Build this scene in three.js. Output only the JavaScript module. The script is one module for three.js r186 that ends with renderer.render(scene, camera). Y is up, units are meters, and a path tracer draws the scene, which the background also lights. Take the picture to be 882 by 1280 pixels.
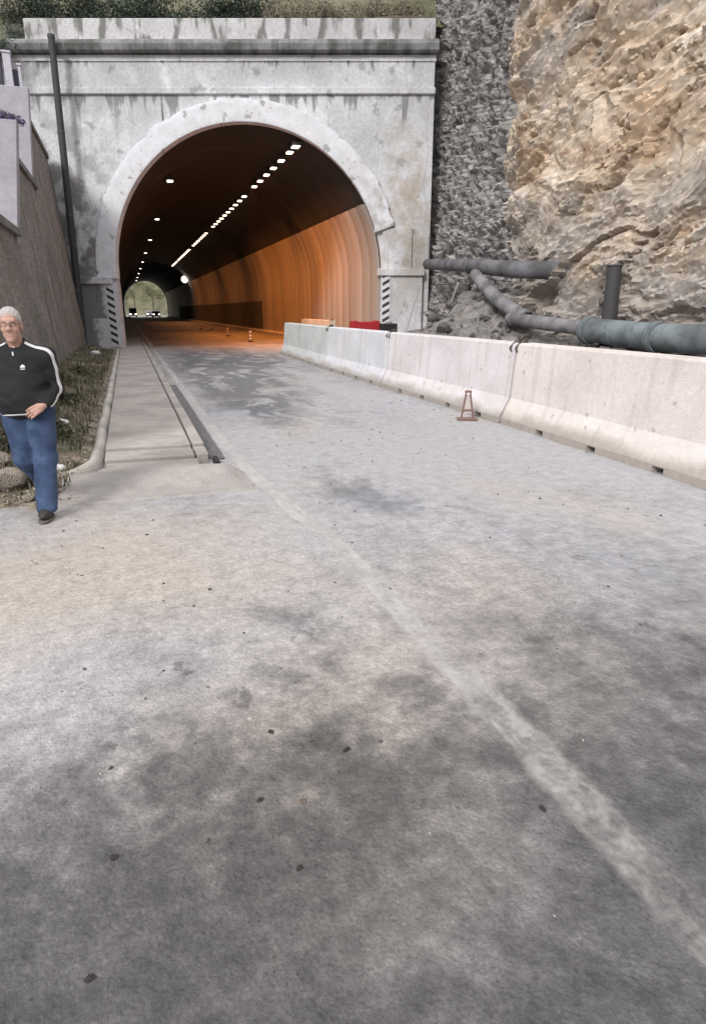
import * as THREE from 'three';
import { mergeGeometries, mergeVertices, toCreasedNormals } from 'three/addons/utils/BufferGeometryUtils.js';
import { RoundedBoxGeometry } from 'three/addons/geometries/RoundedBoxGeometry.js';
import { Brush, Evaluator, SUBTRACTION } from 'three-bvh-csg';

// ------------------------------------------------------------------ camera, sky, sun, exposure
const scene = new THREE.Scene();
const EYE = 1.6, FPX = 820, PITCH = Math.atan(252 / 820);
const camera = new THREE.PerspectiveCamera(2 * Math.atan(640 / FPX) * 180 / Math.PI, 882 / 1280, 0.05, 3000);
camera.position.set(0, EYE, 0);
camera.rotation.set(-PITCH, 0, 0);
scene.add(camera);

const renderer = new THREE.WebGLRenderer({ antialias: true });
renderer.toneMapping = THREE.LinearToneMapping;
renderer.toneMappingExposure = 1.5;
renderer.shadowMap.enabled = true;

{ // overcast sky, brighter towards the zenith
  const W = 128, H = 64, d = new Float32Array(W * H * 4);
  for (let j = 0; j < H; j++) {
    const el = ((j + .5) / H - .5) * Math.PI, s = Math.max(0, Math.sin(el));
    for (let i = 0; i < W; i++) {
      const L = 1.25 * (1 + 1.5 * s) / 2.5, k = (j * W + i) * 4;
      d[k] = L; d[k + 1] = L; d[k + 2] = L * 1.04; d[k + 3] = 1;
    }
  }
  const t = new THREE.DataTexture(d, W, H, THREE.RGBAFormat, THREE.FloatType);
  t.mapping = THREE.EquirectangularReflectionMapping; t.magFilter = THREE.LinearFilter; t.needsUpdate = true;
  scene.background = t; scene.environment = t;
}
const sun = new THREE.DirectionalLight(new THREE.Color(1, .965, .92), 1.5);
sun.position.set(-26, 40, 42); sun.target.position.set(0, 0, -12);
sun.castShadow = true; sun.shadow.radius = 26; sun.shadow.mapSize.set(2048, 2048);
Object.assign(sun.shadow.camera, { left: -45, right: 45, top: 45, bottom: -45, near: 1, far: 160 });
scene.add(sun, sun.target);

// ------------------------------------------------------------------ frames of reference
// heading frame: camera looks along -z. The tunnel runs PHI to the side of it: (a along, b across to the right)
const VPX = -283, VPF = 820 * Math.cos(PITCH) + 252 * Math.sin(PITCH);
const PHI = Math.atan2(-VPX, VPF), AX = -Math.sin(PHI), AZ = -Math.cos(PHI), RX = Math.cos(PHI), RZ = -Math.sin(PHI);
const W3 = (a, b, y = 0) => new THREE.Vector3(a * AX + b * RX, y, a * AZ + b * RZ);
const PZ = -28.8;                                      // plane of the portal's face

// ------------------------------------------------------------------ noise
function rng(seed) { let s = seed >>> 0; return () => { s = (s + 0x6D2B79F5) >>> 0; let t = s; t = Math.imul(t ^ (t >>> 15), t | 1); t ^= t + Math.imul(t ^ (t >>> 7), t | 61); return ((t ^ (t >>> 14)) >>> 0) / 4294967296; }; }
const rnd = rng(7);
const PERM = new Uint8Array(512); { const r = rng(11), p = [...Array(256).keys()]; for (let i = 255; i > 0; i--) { const j = Math.floor(r() * (i + 1)); [p[i], p[j]] = [p[j], p[i]]; } for (let i = 0; i < 512; i++) PERM[i] = p[i & 255]; }
const GX = new Float32Array(256), GY = new Float32Array(256); for (let i = 0; i < 256; i++) { GX[i] = Math.cos(i * 2.399963); GY[i] = Math.sin(i * 2.399963); }
function n2(x, y) {
  const xi = Math.floor(x), yi = Math.floor(y), fx = x - xi, fy = y - yi, X = xi & 255, Y = yi & 255;
  const u = fx * fx * fx * (fx * (fx * 6 - 15) + 10), v = fy * fy * fy * (fy * (fy * 6 - 15) + 10);
  const a = PERM[X] + Y, b = PERM[X + 1] + Y, h00 = PERM[a & 511], h10 = PERM[b & 511], h01 = PERM[(a + 1) & 511], h11 = PERM[(b + 1) & 511];
  const d00 = GX[h00] * fx + GY[h00] * fy, d10 = GX[h10] * (fx - 1) + GY[h10] * fy, d01 = GX[h01] * fx + GY[h01] * (fy - 1), d11 = GX[h11] * (fx - 1) + GY[h11] * (fy - 1);
  const p = d00 + u * (d10 - d00), q = d01 + u * (d11 - d01);
  return (p + v * (q - p)) * 1.5;
}
function fbm(x, y, o = 4) { let s = 0, a = .5; for (let i = 0; i < o; i++) { s += a * n2(x, y); x = x * 2.03 + 17.3; y = y * 2.03 - 9.1; a *= .5; } return s; }
const hash = (i, j, k = 0) => { let h = (Math.imul(i, 374761393) + Math.imul(j, 668265263) + Math.imul(k, 1442695041)) | 0; h = Math.imul(h ^ (h >>> 13), 1274126177); return ((h ^ (h >>> 16)) >>> 0) / 4294967296; };
const CELL = { d: 0, e: 0, id: 0, dx: 0, dy: 0, i: 0, j: 0 };
function cell(x, y) { // nearest and second nearest scattered point
  const xi = Math.floor(x), yi = Math.floor(y); let d1 = 9, d2 = 9;
  for (let j = -1; j < 2; j++) for (let i = -1; i < 2; i++) {
    const cx = xi + i + hash(xi + i, yi + j, 1), cy = yi + j + hash(xi + i, yi + j, 2), dx = x - cx, dy = y - cy, d = dx * dx + dy * dy;
    if (d < d1) { d2 = d1; d1 = d; CELL.dx = dx; CELL.dy = dy; CELL.i = xi + i; CELL.j = yi + j; } else if (d < d2) d2 = d;
  }
  CELL.d = Math.sqrt(d1); CELL.e = Math.sqrt(d2) - CELL.d; return CELL;
}
const clamp = (x, a = 0, b = 1) => Math.min(b, Math.max(a, x));
const sst = (a, b, x) => { const t = clamp((x - a) / (b - a)); return t * t * (3 - 2 * t); };
const mix = (a, b, t) => a + (b - a) * t;
const mix3 = (A, B, t) => [A[0] + (B[0] - A[0]) * t, A[1] + (B[1] - A[1]) * t, A[2] + (B[2] - A[2]) * t];

// ------------------------------------------------------------------ textures and materials (colours 0..255 sRGB)
function tex(w, h, fn, { srgb = true, repeat, wrap = true } = {}) {
  const d = new Uint8Array(w * h * 4);
  for (let j = 0; j < h; j++) for (let i = 0; i < w; i++) {
    const c = fn((i + .5) / w, (j + .5) / h), k = (j * w + i) * 4;
    if (typeof c === 'number') d[k] = d[k + 1] = d[k + 2] = clamp(c, 0, 255);
    else { d[k] = clamp(c[0], 0, 255); d[k + 1] = clamp(c[1], 0, 255); d[k + 2] = clamp(c[2], 0, 255); }
    d[k + 3] = 255;
  }
  const t = new THREE.DataTexture(d, w, h); t.magFilter = THREE.LinearFilter; t.minFilter = THREE.LinearMipmapLinearFilter; t.generateMipmaps = true;
  if (wrap) t.wrapS = t.wrapT = THREE.RepeatWrapping;
  if (srgb) t.colorSpace = THREE.SRGBColorSpace;
  if (repeat) t.repeat.set(...repeat);
  t.needsUpdate = true; return t;
}
// tileable grain by blending two shifted copies
function tileNoise(u, v, f, o, sd = 0) { const p = u * f + sd, q = v * f + sd * .7, a = fbm(p, q, o), b = fbm(p - f, q, o), c = fbm(p, q - f, o), d = fbm(p - f, q - f, o), k = (x, y) => x * x + (1 - x) * (1 - x); return mix(mix(a, b, u), mix(c, d, u), v) / Math.sqrt(k(u) * k(v)); }
const grain = tex(512, 512, (u, v) => 128 + 190 * tileNoise(u, v, 40, 4) + 60 * tileNoise(u, v, 9, 2, 5), { srgb: false });
const M = (color, rough = .9, extra = {}) => new THREE.MeshStandardMaterial({ color, roughness: rough, metalness: 0, ...extra });
const bumped = (o, scale, rep = 1) => { const g = grain.clone(); g.repeat.set(rep, rep); g.needsUpdate = true; return Object.assign(o, { bumpMap: g, bumpScale: scale }); };
function mapped(t, rough, bump = 0, rep = 1, extra = {}) { const m = new THREE.MeshStandardMaterial({ map: t, roughness: rough, metalness: 0, ...extra }); return bump ? bumped(m, bump, rep) : m; }
// generic weathered concrete, 4 m tile
const concreteTex = (base, dark, seed, amt = 1) => tex(512, 512, (u, v) => {
  const n = tileNoise(u, v, 5, 4, seed), f = tileNoise(u, v, 30, 3, seed + 40), st = tileNoise(u, v, 12, 3, seed + 80);
  const k = clamp(.35 + n * 1.3 * amt + f * .35 + sst(.12, .4, st) * .4 * amt);
  const c = mix3(base, dark, k * .75); const g = 1 + f * .12; return [c[0] * g, c[1] * g, c[2] * g];
});
const uvBy = (geo, fn) => { const p = geo.attributes.position, a = new Float32Array(p.count * 2); for (let i = 0; i < p.count; i++) { const r = fn(p.getX(i), p.getY(i), p.getZ(i), i); a[2 * i] = r[0]; a[2 * i + 1] = r[1]; } geo.setAttribute('uv', new THREE.BufferAttribute(a, 2)); return geo; };
const uvBox = (geo, s = 1) => { // uv in metres chosen by the way a face points
  if (geo.index) geo = geo.toNonIndexed(); geo.computeVertexNormals(); const n = geo.attributes.normal;
  return uvBy(geo, (x, y, z, i) => { const X = Math.abs(n.getX(i)), Y = Math.abs(n.getY(i)), Z = Math.abs(n.getZ(i)); return X > Y && X > Z ? [z * s, y * s] : Y > Z ? [x * s, z * s] : [x * s, y * s]; });
};

// ------------------------------------------------------------------ object helpers
const taken = {};
const numbered = n => { const k = taken[n] = (taken[n] ?? -1) + 1; return k ? n + '_' + String(k).padStart(3, '0') : n; };
const shade = o => { o.traverse(c => { if (c.isMesh) { c.castShadow = true; c.receiveShadow = true; } }); return o; };
function thing(name, label, category, pos = [0, 0, 0], turn = 0, group) {
  const o = new THREE.Group(); o.name = numbered(name); scene.add(o); o.position.set(...(pos.isVector3 ? pos.toArray() : pos)); o.rotation.y = turn;
  o.userData = { label, category }; if (group) o.userData.group = group; return o;
}
function part(name, geo, mat, parent, pos) { const m = new THREE.Mesh(geo, mat); m.name = name; if (pos) m.position.set(...pos); m.castShadow = m.receiveShadow = true; parent.add(m); return m; }
function single(name, geo, mat, label, category, pos, turn = 0, group) { const m = part(numbered(name), geo, mat, scene, pos && pos.isVector3 ? pos.toArray() : pos); m.rotation.y = turn; m.userData = { label, category }; if (group) m.userData.group = group; return m; }
function struct(name, geo, mat, parent = scene) { const m = part(numbered(name), geo, mat, parent); m.userData = { kind: 'structure' }; return m; }
function stuff(name, geo, mat, label, category, parent = scene) { const m = part(parent === scene ? numbered(name) : name, geo, mat, parent); m.userData = { kind: 'stuff' }; if (label) { m.userData.label = label; m.userData.category = category; } return m; }
const box = (w, h, d, x = 0, y = 0, z = 0, r = 0) => { const g = r ? new RoundedBoxGeometry(w, h, d, 2, r) : new THREE.BoxGeometry(w, h, d); g.translate(x, y, z); return g; };
const cyl = (r0, r1, h, n = 12, x = 0, y = 0, z = 0) => { const g = new THREE.CylinderGeometry(r0, r1, h, n); g.translate(x, y, z); return g; };
const clean = gs => mergeGeometries(gs.map(g => { const k = g.index ? g.toNonIndexed() : g; for (const a of Object.keys(k.attributes)) if (!['position', 'normal', 'uv'].includes(a)) k.deleteAttribute(a); return k; }));
const tube = (pts, r, n = 10, seg) => new THREE.TubeGeometry(new THREE.CatmullRomCurve3(pts.map(p => p.isVector3 ? p : new THREE.Vector3(...p)), false, 'catmullrom', .2), seg || pts.length * 6, r, n, false);
function grid(nu, nv, fn) { // fn(i/nu, j/nv) -> [x,y,z,u,v]
  const P = new Float32Array((nu + 1) * (nv + 1) * 3), U = new Float32Array((nu + 1) * (nv + 1) * 2), I = [];
  for (let j = 0; j <= nv; j++) for (let i = 0; i <= nu; i++) { const k = j * (nu + 1) + i, r = fn(i / nu, j / nv); P.set(r.slice(0, 3), k * 3); U[2 * k] = r[3] ?? i / nu; U[2 * k + 1] = r[4] ?? j / nv; if (i < nu && j < nv) I.push(k, k + 1, k + nu + 2, k, k + nu + 2, k + nu + 1); }
  const g = new THREE.BufferGeometry(); g.setAttribute('position', new THREE.BufferAttribute(P, 3)); g.setAttribute('uv', new THREE.BufferAttribute(U, 2)); g.setIndex(I); g.computeVertexNormals(); return g;
}
function stone(seed, r = 1, sq = .7) { // an angular lump, its lowest point at y = 0
  let g = new THREE.IcosahedronGeometry(r, 2); g.deleteAttribute('uv'); g.deleteAttribute('normal'); g = mergeVertices(g, 1e-4);
  const p = g.attributes.position, q = rng(seed), pl = [...Array(9)].map(() => [new THREE.Vector3(q() - .5, q() - .5, q() - .5).normalize(), r * (.55 + q() * .35)]), v = new THREE.Vector3(); let low = 9;
  for (let i = 0; i < p.count; i++) { v.fromBufferAttribute(p, i); for (const [n, d] of pl) { const e = v.dot(n) - d; if (e > 0) v.addScaledVector(n, -e); } v.multiplyScalar(1 + .08 * n2(v.x * 4 / r + seed, v.y * 4 / r + v.z * 3 / r)); v.y *= sq; p.setXYZ(i, v.x, v.y, v.z); low = Math.min(low, v.y); }
  g.translate(0, -low, 0); g = toCreasedNormals(g, .5); return uvBy(g, (x, y, z) => [x + y * .5, z + y * .5]);
}
function leafMass(n, place, size, cols, seed) { // leaf-sized faces with their own colours
  const q = rng(seed), P = [], C = [], N = new THREE.Vector3(), T = new THREE.Vector3(), B = new THREE.Vector3();
  for (let i = 0; i < n; i++) {
    const c = place(q, i); if (!c) continue; const s = size * (.6 + q() * .8);
    N.set(q() - .5, q() * .9, q() - .5).normalize(); T.set(q() - .5, q() - .6, q() - .5).cross(N).normalize(); B.crossVectors(N, T);
    const a = [c[0] + T.x * s, c[1] + T.y * s, c[2] + T.z * s], b = [c[0] - T.x * s, c[1] - T.y * s, c[2] - T.z * s], w = s * .38, k = s * .12;
    const l = [c[0] + B.x * w + N.x * k, c[1] + B.y * w + N.y * k, c[2] + B.z * w + N.z * k], r = [c[0] - B.x * w + N.x * k, c[1] - B.y * w + N.y * k, c[2] - B.z * w + N.z * k];
    P.push(...a, ...l, ...b, ...a, ...b, ...r);
    const col = cols[Math.floor(q() * cols.length)], v = .75 + q() * .5; for (let k2 = 0; k2 < 6; k2++) C.push(col[0] * v, col[1] * v, col[2] * v);
  }
  const g = new THREE.BufferGeometry(); g.setAttribute('position', new THREE.Float32BufferAttribute(P, 3)); g.setAttribute('color', new THREE.Float32BufferAttribute(C, 3)); g.computeVertexNormals(); return g;
}
const leafMat = new THREE.MeshPhysicalMaterial({ vertexColors: true, roughness: .8, transmission: .25, thickness: 0, side: THREE.DoubleSide });
const bladeMat = new THREE.MeshStandardMaterial({ vertexColors: true, roughness: .85, side: THREE.DoubleSide });
function blades(n, place, hgt, wid, cols, seed, lean = .6) {
  const q = rng(seed), P = [], C = [];
  for (let i = 0; i < n; i++) {
    const c = place(q); if (!c) continue; const h = hgt * (.4 + q()), t = q() * 6.28, l = lean * h * q(), w = wid * (.6 + q() * .8), cx = Math.cos(t), cz = Math.sin(t), tx = -cz * w, tz = cx * w;
    const mx = c[0] + cx * l * .35, mz = c[2] + cz * l * .35, my = c[1] + h * .6;
    P.push(c[0] - tx, c[1], c[2] - tz, c[0] + tx, c[1], c[2] + tz, mx + tx * .7, my, mz + tz * .7, c[0] - tx, c[1], c[2] - tz, mx + tx * .7, my, mz + tz * .7, mx - tx * .7, my, mz - tz * .7, mx - tx * .7, my, mz - tz * .7, mx + tx * .7, my, mz + tz * .7, c[0] + cx * l, c[1] + h * (1 - .25 * q()), c[2] + cz * l);
    const col = cols[Math.floor(q() * cols.length)], v = .7 + q() * .6; for (let k = 0; k < 9; k++) C.push(col[0] * v, col[1] * v, col[2] * v);
  }
  const g = new THREE.BufferGeometry(); g.setAttribute('position', new THREE.Float32BufferAttribute(P, 3)); g.setAttribute('color', new THREE.Float32BufferAttribute(C, 3)); g.computeVertexNormals(); return g;
}
// ================================================================== THE SETTING
// ---- ground to the horizon
{ const g = new THREE.PlaneGeometry(4000, 4000); g.rotateX(-Math.PI / 2); g.translate(0, -.06, 0); uvBy(g, (x, y, z) => [x / 4, z / 4]);
  struct('ground', g, mapped(concreteTex([120, 108, 92], [88, 84, 66], 3), .95, .02)); }

// ---- road: asphalt under rock dust and dried mud
const blot = (a, b, a0, b0, ra, rb) => Math.exp(-(((a - a0) / ra) ** 2 + ((b - b0) / rb) ** 2));
function rough2(x, y, o) { let t = 0, A = .5; for (let i = 0; i < o; i++) { t += A * n2(x, y); x = x * 2.1 + 17.3; y = y * 2.1 - 9.1; A *= .62; } return t; }
function roadColor(a, b, sharp) {
  const w1 = fbm(a * .5 + 3, b * .5, 3), w2 = fbm(a * .5 - 7, b * .5 + 5, 3);
  const A = a + w1 * 1.2, B = b + w2 * .9;
  let D = .68 + .22 * rough2(A * .5 + 1, B * .9, 7) + .22 * fbm(A * .12, B * 1.6 + 9, 3);         // dust cover, drawn out along the road
  D += .14 * rough2(A * 3.1 + B * .5, B * .8 - 4, 4);                                              // wind-blown ripples across it
  D += .32 * blot(a, b, 6.8, 3.4, 3.4, 2.4) + .26 * blot(a, b, 4.2, -.6, 1.1, 1.6) + .3 * blot(a, b, 8.5, 1.6, 2, .8) + .2 * blot(a, b, 13, 4.2, 6, .7);
  // bare asphalt: swept stretch before the tunnel and scuffed patches where the mud was lifted
  const bare = .95 * blot(a, b, 17, 2.3, 6, .9) + .8 * blot(a, b, 12.2, 2.0, 2.2, .32) + .9 * blot(a, b, 23, 3.3, 5, 1.6) + .3 * blot(a, b, 5.6, 1.9, 1.3, .5);
  D -= .16 * (Math.exp(-(((b - 2.0 - .1 * w1) / .3) ** 2)) + Math.exp(-(((b - 3.75 - .1 * w1) / .3) ** 2))) * sst(3, 5, a) * sst(-.4, .4, rough2(a * .9 + 4, b * 3, 4));   // wheel tracks
  D -= bare * sst(-.32, .22, rough2(A * .7 + 21, B * 1.9, 5)) * 1.15;
  // darkens towards the camera: painted shade fade, broken up by scuffed flecks of dust
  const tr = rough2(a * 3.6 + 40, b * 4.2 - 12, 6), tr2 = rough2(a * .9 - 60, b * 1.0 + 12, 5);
  const wornShade = sst(-.55, .55, .75 * (2.2 - a) + .12 * tr2 + .55 * tr) * sst(4.8, 2.4, a + 1.4 * w1);
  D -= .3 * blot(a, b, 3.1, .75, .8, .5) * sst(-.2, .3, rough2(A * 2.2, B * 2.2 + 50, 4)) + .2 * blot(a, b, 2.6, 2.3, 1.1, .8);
  D = clamp(D, .12, .95); D = mix(D, .05 + .24 * D + .06 * tr + .22 * blot(a, b, 1.5, .95, .35, .25) + .2 * blot(a, b, 1.25, .6, .25, .25) + .2 * blot(a, b, 2.0, 1.75, .5, .35), wornShade);
  D = clamp(D);
  const warm = clamp(.3 + .8 * fbm(a * .5 + 70, b * .6, 3) + .75 * blot(a, b, 4.0, -.5, .9, 1.4) + .4 * blot(a, b, 2.0, .5, 1.1, 1.3) - .3 * blot(a, b, 9, 3, 5, 2.4));
  const fine = rough2(a * 8, b * 8, 4), vf = n2(a * 42, b * 42) + .8 * n2(a * 83, b * 83);
  const dust = mix3([162, 161, 164], [169, 160, 151], warm), bareC = mix3(mix3([104, 104, 107], [108, 104, 101], warm), [72, 71, 71], wornShade);  // bare asphalt tone darkened further by the painted near fade
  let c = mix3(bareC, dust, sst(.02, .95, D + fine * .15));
  const crumb = sst(.3, .5, rough2(a * 4.5 + 11, b * 4.5 - 3, 4)) * sst(6.5, 2.4, a + w2) * sst(-.15, .3, fbm(a * .9 - 30, b * .9, 3));   // trodden mud crumbs
  c = mix3(c, [70, 67, 65], crumb * .45);
  let k = 1 + fine * .1 + vf * .05;
  if (sharp) { const s1 = cell(a * 150, b * 150), t1 = hash(s1.i, s1.j, 3), big = cell(a * 70 + 7, b * 70), t2 = hash(big.i, big.j, 3); k += (t1 - .5) * .16 * (1 - .6 * D) + (t2 > .93 ? .12 : t2 < .05 ? -.22 * sst(-.2, .3, tr2) : 0) * (big.d < .28) + .06 * n2(a * 240, b * 240) + .07 * n2(a * 26 + 5, b * 26); }   // stones of the aggregate and grit
  return [c[0] * k, c[1] * k, c[2] * k];
}
const sheet = (a0, a1, b0, b1, na, nb, y = 0, relief = 0) => grid(nb, na, (i, j) => { const a = mix(a0, a1, j), b = mix(b0, b1, i), p = W3(a, b, y + relief * fbm(a * .6, b * .6, 4)); return [p.x, p.y, p.z, (b - b0) / (b1 - b0), (a - a0) / (a1 - a0)]; });
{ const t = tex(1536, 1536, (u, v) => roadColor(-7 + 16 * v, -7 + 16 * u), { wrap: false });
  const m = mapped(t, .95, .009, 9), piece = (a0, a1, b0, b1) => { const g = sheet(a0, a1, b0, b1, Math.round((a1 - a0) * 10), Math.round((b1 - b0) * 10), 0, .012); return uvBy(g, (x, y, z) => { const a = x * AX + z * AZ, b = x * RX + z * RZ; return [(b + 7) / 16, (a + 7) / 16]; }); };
  const NA = [.4, 4.6], NB = [-1.8, 2.6];
  struct('road', clean([piece(-7, NA[0], -7, 9), piece(NA[1], 9, -7, 9), piece(NA[0], NA[1], -7, NB[0]), piece(NA[0], NA[1], NB[1], 9)]), m);
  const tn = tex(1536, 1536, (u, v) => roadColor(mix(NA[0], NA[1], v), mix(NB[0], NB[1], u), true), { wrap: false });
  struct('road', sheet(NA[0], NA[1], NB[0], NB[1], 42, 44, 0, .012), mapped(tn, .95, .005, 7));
  const t2 = tex(768, 1536, (u, v) => roadColor(9 + 24 * v, .2 + 12.8 * u), { wrap: false });
  struct('road', sheet(9, 33, .2, 13, 200, 100, 0, .012), mapped(t2, .9, .006, 10));
  const t3 = tex(1024, 512, (u, v) => { const c = mix3([112, 108, 104], [150, 140, 130], clamp(.45 + tileNoise(u, v, 6, 5) * 1.2)); return c; });
  const g = sheet(33, 330, -1.2, 12.5, 40, 4, -.012, 0); uvBy(g, (x, y, z) => { const a = x * AX + z * AZ, b = x * RX + z * RZ; return [a / 12, b / 6]; });
  struct('road', g, mapped(t3, .62, .004, 2));
  struct('road', (() => { const g2 = sheet(-60, -7, -9, 9, 4, 4, -.012, 0); return uvBy(g2, (x, y, z) => [x / 12, z / 6]); })(), mapped(t3, .9));
}
// ---- painted edge line, worn and dusty
{ const pts = [[-4, 1.33], [1, 1.32], [3, 1.3], [4.2, 1.27], [5.4, 1.15], [6.8, 1.05], [9, 1.0], [18, .98], [30, .96], [60, .96], [180, .96]];
  const cv = new THREE.CatmullRomCurve3(pts.map(p => W3(p[0], p[1], 0)), false, 'catmullrom', .1);
  const at = new Float32Array(1), N = 300; const lineAt = a => { let i = 0; while (i < pts.length - 2 && pts[i + 1][0] < a) i++; const t = sst(pts[i][0], pts[i + 1][0], a); return mix(pts[i][1], pts[i + 1][1], t); };
  const make = (a0, a1, n) => grid(6, n, (i, j) => { const a = mix(a0, a1, j), b = lineAt(a) + (i - .5) * .23 + .008 * n2(a * 3, i * 2), p = W3(a, b, .006 + .012 * fbm(a * .6, b * .6, 4)); return [p.x, p.y, p.z, i, (a - a0) / (a1 - a0)]; });
  const col = tex(128, 1024, (u, v) => { const k = 1 + .1 * fbm(u * 6, v * 60, 3); return [200 * k, 197 * k, 194 * k]; }, { wrap: false });
  const alpha = (a0, a1, lo) => tex(128, 2048, (u, v) => { const a = mix(a0, a1, v), e = Math.min(u, 1 - u) * 5, cov = lo(a) + .5 * fbm(a * .8 + 3, u * .6, 3) + .6 * fbm(a * 5, u * 2, 4) + .35 * fbm(a * 30, u * 7, 3); return 165 * clamp(sst(-.05, 1.1, cov) * sst(.1, 1.3, e + .5 * fbm(a * 10, u * 3, 2))); }, { srgb: false, wrap: false });
  const lo = a => mix(.5, .62, sst(1, 3, a)) + .22 * sst(3, 6, a);
  struct('edge_line', make(-4, 9, 200), new THREE.MeshStandardMaterial({ map: col, alphaMap: alpha(-4, 9, lo), transparent: true, roughness: .85 }));
  struct('edge_line', make(9, 33, 200), new THREE.MeshStandardMaterial({ map: col, alphaMap: alpha(9, 33, () => .88), transparent: true, roughness: .85 }));
  struct('edge_line', make(33, 180, 40).translate(0, .008, 0), M(new THREE.Color(.42, .4, .38), .8));
}
// ---- raised pavement of concrete slabs with kerb and mortar edging
const slabTex = concreteTex([172, 166, 160], [140, 134, 129], 9, 1.1);
{ const m = mapped(slabTex, .92, .004, 3), g = new THREE.Group(); g.name = 'pavement'; g.userData = { kind: 'structure' }; g.rotation.y = PHI; scene.add(g);
  const joints = [6.62, 7.14, 7.62, 10.8, 14.2, 15.75, 19, 22.5, 26, 29.5, 33.5, 38, 43, 49, 56, 64, 74, 86, 100, 120, 145, 178];
  const B0 = -.36, B1 = .56;
  for (let i = 0; i < joints.length - 1; i++) {
    const a0 = joints[i] + .03, a1 = joints[i + 1] - .03, dip = i < 2 ? -.02 : (i % 3) * .004, d = i === 0 ? .03 : 0;
    const s = part('slab', uvBox(box(B1 - B0, .16, a1 - a0, (B0 + B1) / 2 + (i === 0 ? .02 : 0), .05 + dip - d, -(a0 + a1) / 2, .012), .25), m, g); s.rotation.z = (hash(i, 4) - .5) * .012;
    if (i > 0) part('kerbstone', uvBox(box(.13, .17, a1 - a0 - .004, B1 + .085, .05 + dip, -(a0 + a1) / 2, .018), .25), m, g);
  }
  const bed = part('slab_bed', box(B1 - B0 + .1, .1, 170, (B0 + B1) / 2, -.005, -92.5), M(new THREE.Color(.07, .065, .06), 1), g);
  // uneven mortar edging on the verge side, flaring out where the pavement starts
  const edge = grid(120, 8, (i, j) => { const a = 6.55 + 23 * i, fl = -.42 * sst(7.6, 6.55, a) ** 2, w = .16 + .05 * fbm(a * 1.3, 2, 3), t = j * Math.PI, b = -.45 + fl - Math.cos(t) * w * .5 + .05 * fbm(a * .8, 8, 3), y = -.02 + Math.sin(t) * (.15 + .03 * fbm(a * 2.1, 5, 3) - .06 * sst(7.6, 6.6, a)); return [b, y, -a, a * .25, j * .1]; });
  part('mortar_edging', edge, mapped(concreteTex([200, 194, 186], [150, 146, 140], 14), .95, .01, 4), g);
  // sloping apron of poured concrete in front of the first slab
  const ap = grid(40, 20, (i, j) => { const b = -1.0 + 2.0 * i + .08 * fbm(i * 4, j * 3, 2), a = 5.85 + .78 * j - .12 * fbm(i * 3, 2, 3), y = mix(.0, .1, sst(.1, 1, j)) * sst(0, .18, i) * sst(1, .9, i) - .004 + .022 * fbm(b * 3, a * 3, 3) * sst(0, .3, j) + .012; return [b, j === 0 ? -.03 : y, -a, b * .25, a * .25]; });
  part('apron', ap, mapped(concreteTex([166, 161, 157], [144, 139, 136], 21), .95, .01, 4), g);
  // dark drain mouth at the kerb's end
  part('drain_mouth', clean([box(.05, .11, .3, .775, .02, -7.05, .01), box(.09, .05, .1, .74, .005, -6.86, .01)]), M(new THREE.Color(.022, .021, .02), 1), g);
  for (const [a, l, w] of [[10.6, 6.4, .03], [20, 12, .03]]) part('gutter_gap', box(w, .02, l, .735, .008, -a), M(new THREE.Color(.05, .048, .046), 1), g);
  // trench cover strip of fresh asphalt in the gutter
  part('gutter_strip', grid(4, 60, (i, j) => { const a = 7.3 + 8 * j, b = .75 + .15 * i + .012 * fbm(a * 2, i, 2); return [b, .014, -a, b, a]; }), mapped(concreteTex([126, 124, 124], [100, 98, 98], 5), .95, .008, 6), g);
}
// ---- verge of earth along the wall
const vergeY = (a, b) => { const e = sst(-.4, -.75, b) * sst(5.7 + .5 * fbm(b * 2, 3, 3), 6.7, a); return e * (.1 + .22 * sst(-.7, -1.9, b) + .1 * fbm(a * 1.1, b * 1.3 + 4, 5)) - .02; };
{ const g = grid(40, 260, (i, j) => { const b = -2.7 + 2.3 * i, a = 4.6 + 25 * j, p = W3(a, b, vergeY(a, b) + .03 * fbm(a * 6, b * 6, 3) * sst(5.2, 6.4, a)); return [p.x, p.y, p.z, b / 3, a / 3]; });
  const t = tex(1024, 1024, (u, v) => { const n = fbm(u * 8, v * 8, 5), k = clamp(.5 + n * 1.5), e = fbm(u * 40, v * 40, 3); const c = mix3([104, 94, 80], [158, 147, 132], k); const gr = sst(0, .4, fbm(u * 6 + 9, v * 6, 4)); const o = mix3(c, [86, 88, 62], gr * .5); return [o[0] * (1 + e * .4), o[1] * (1 + e * .4), o[2] * (1 + e * .4)]; });
  struct('verge', g, mapped(t, 1, .02, 4)); }

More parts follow.
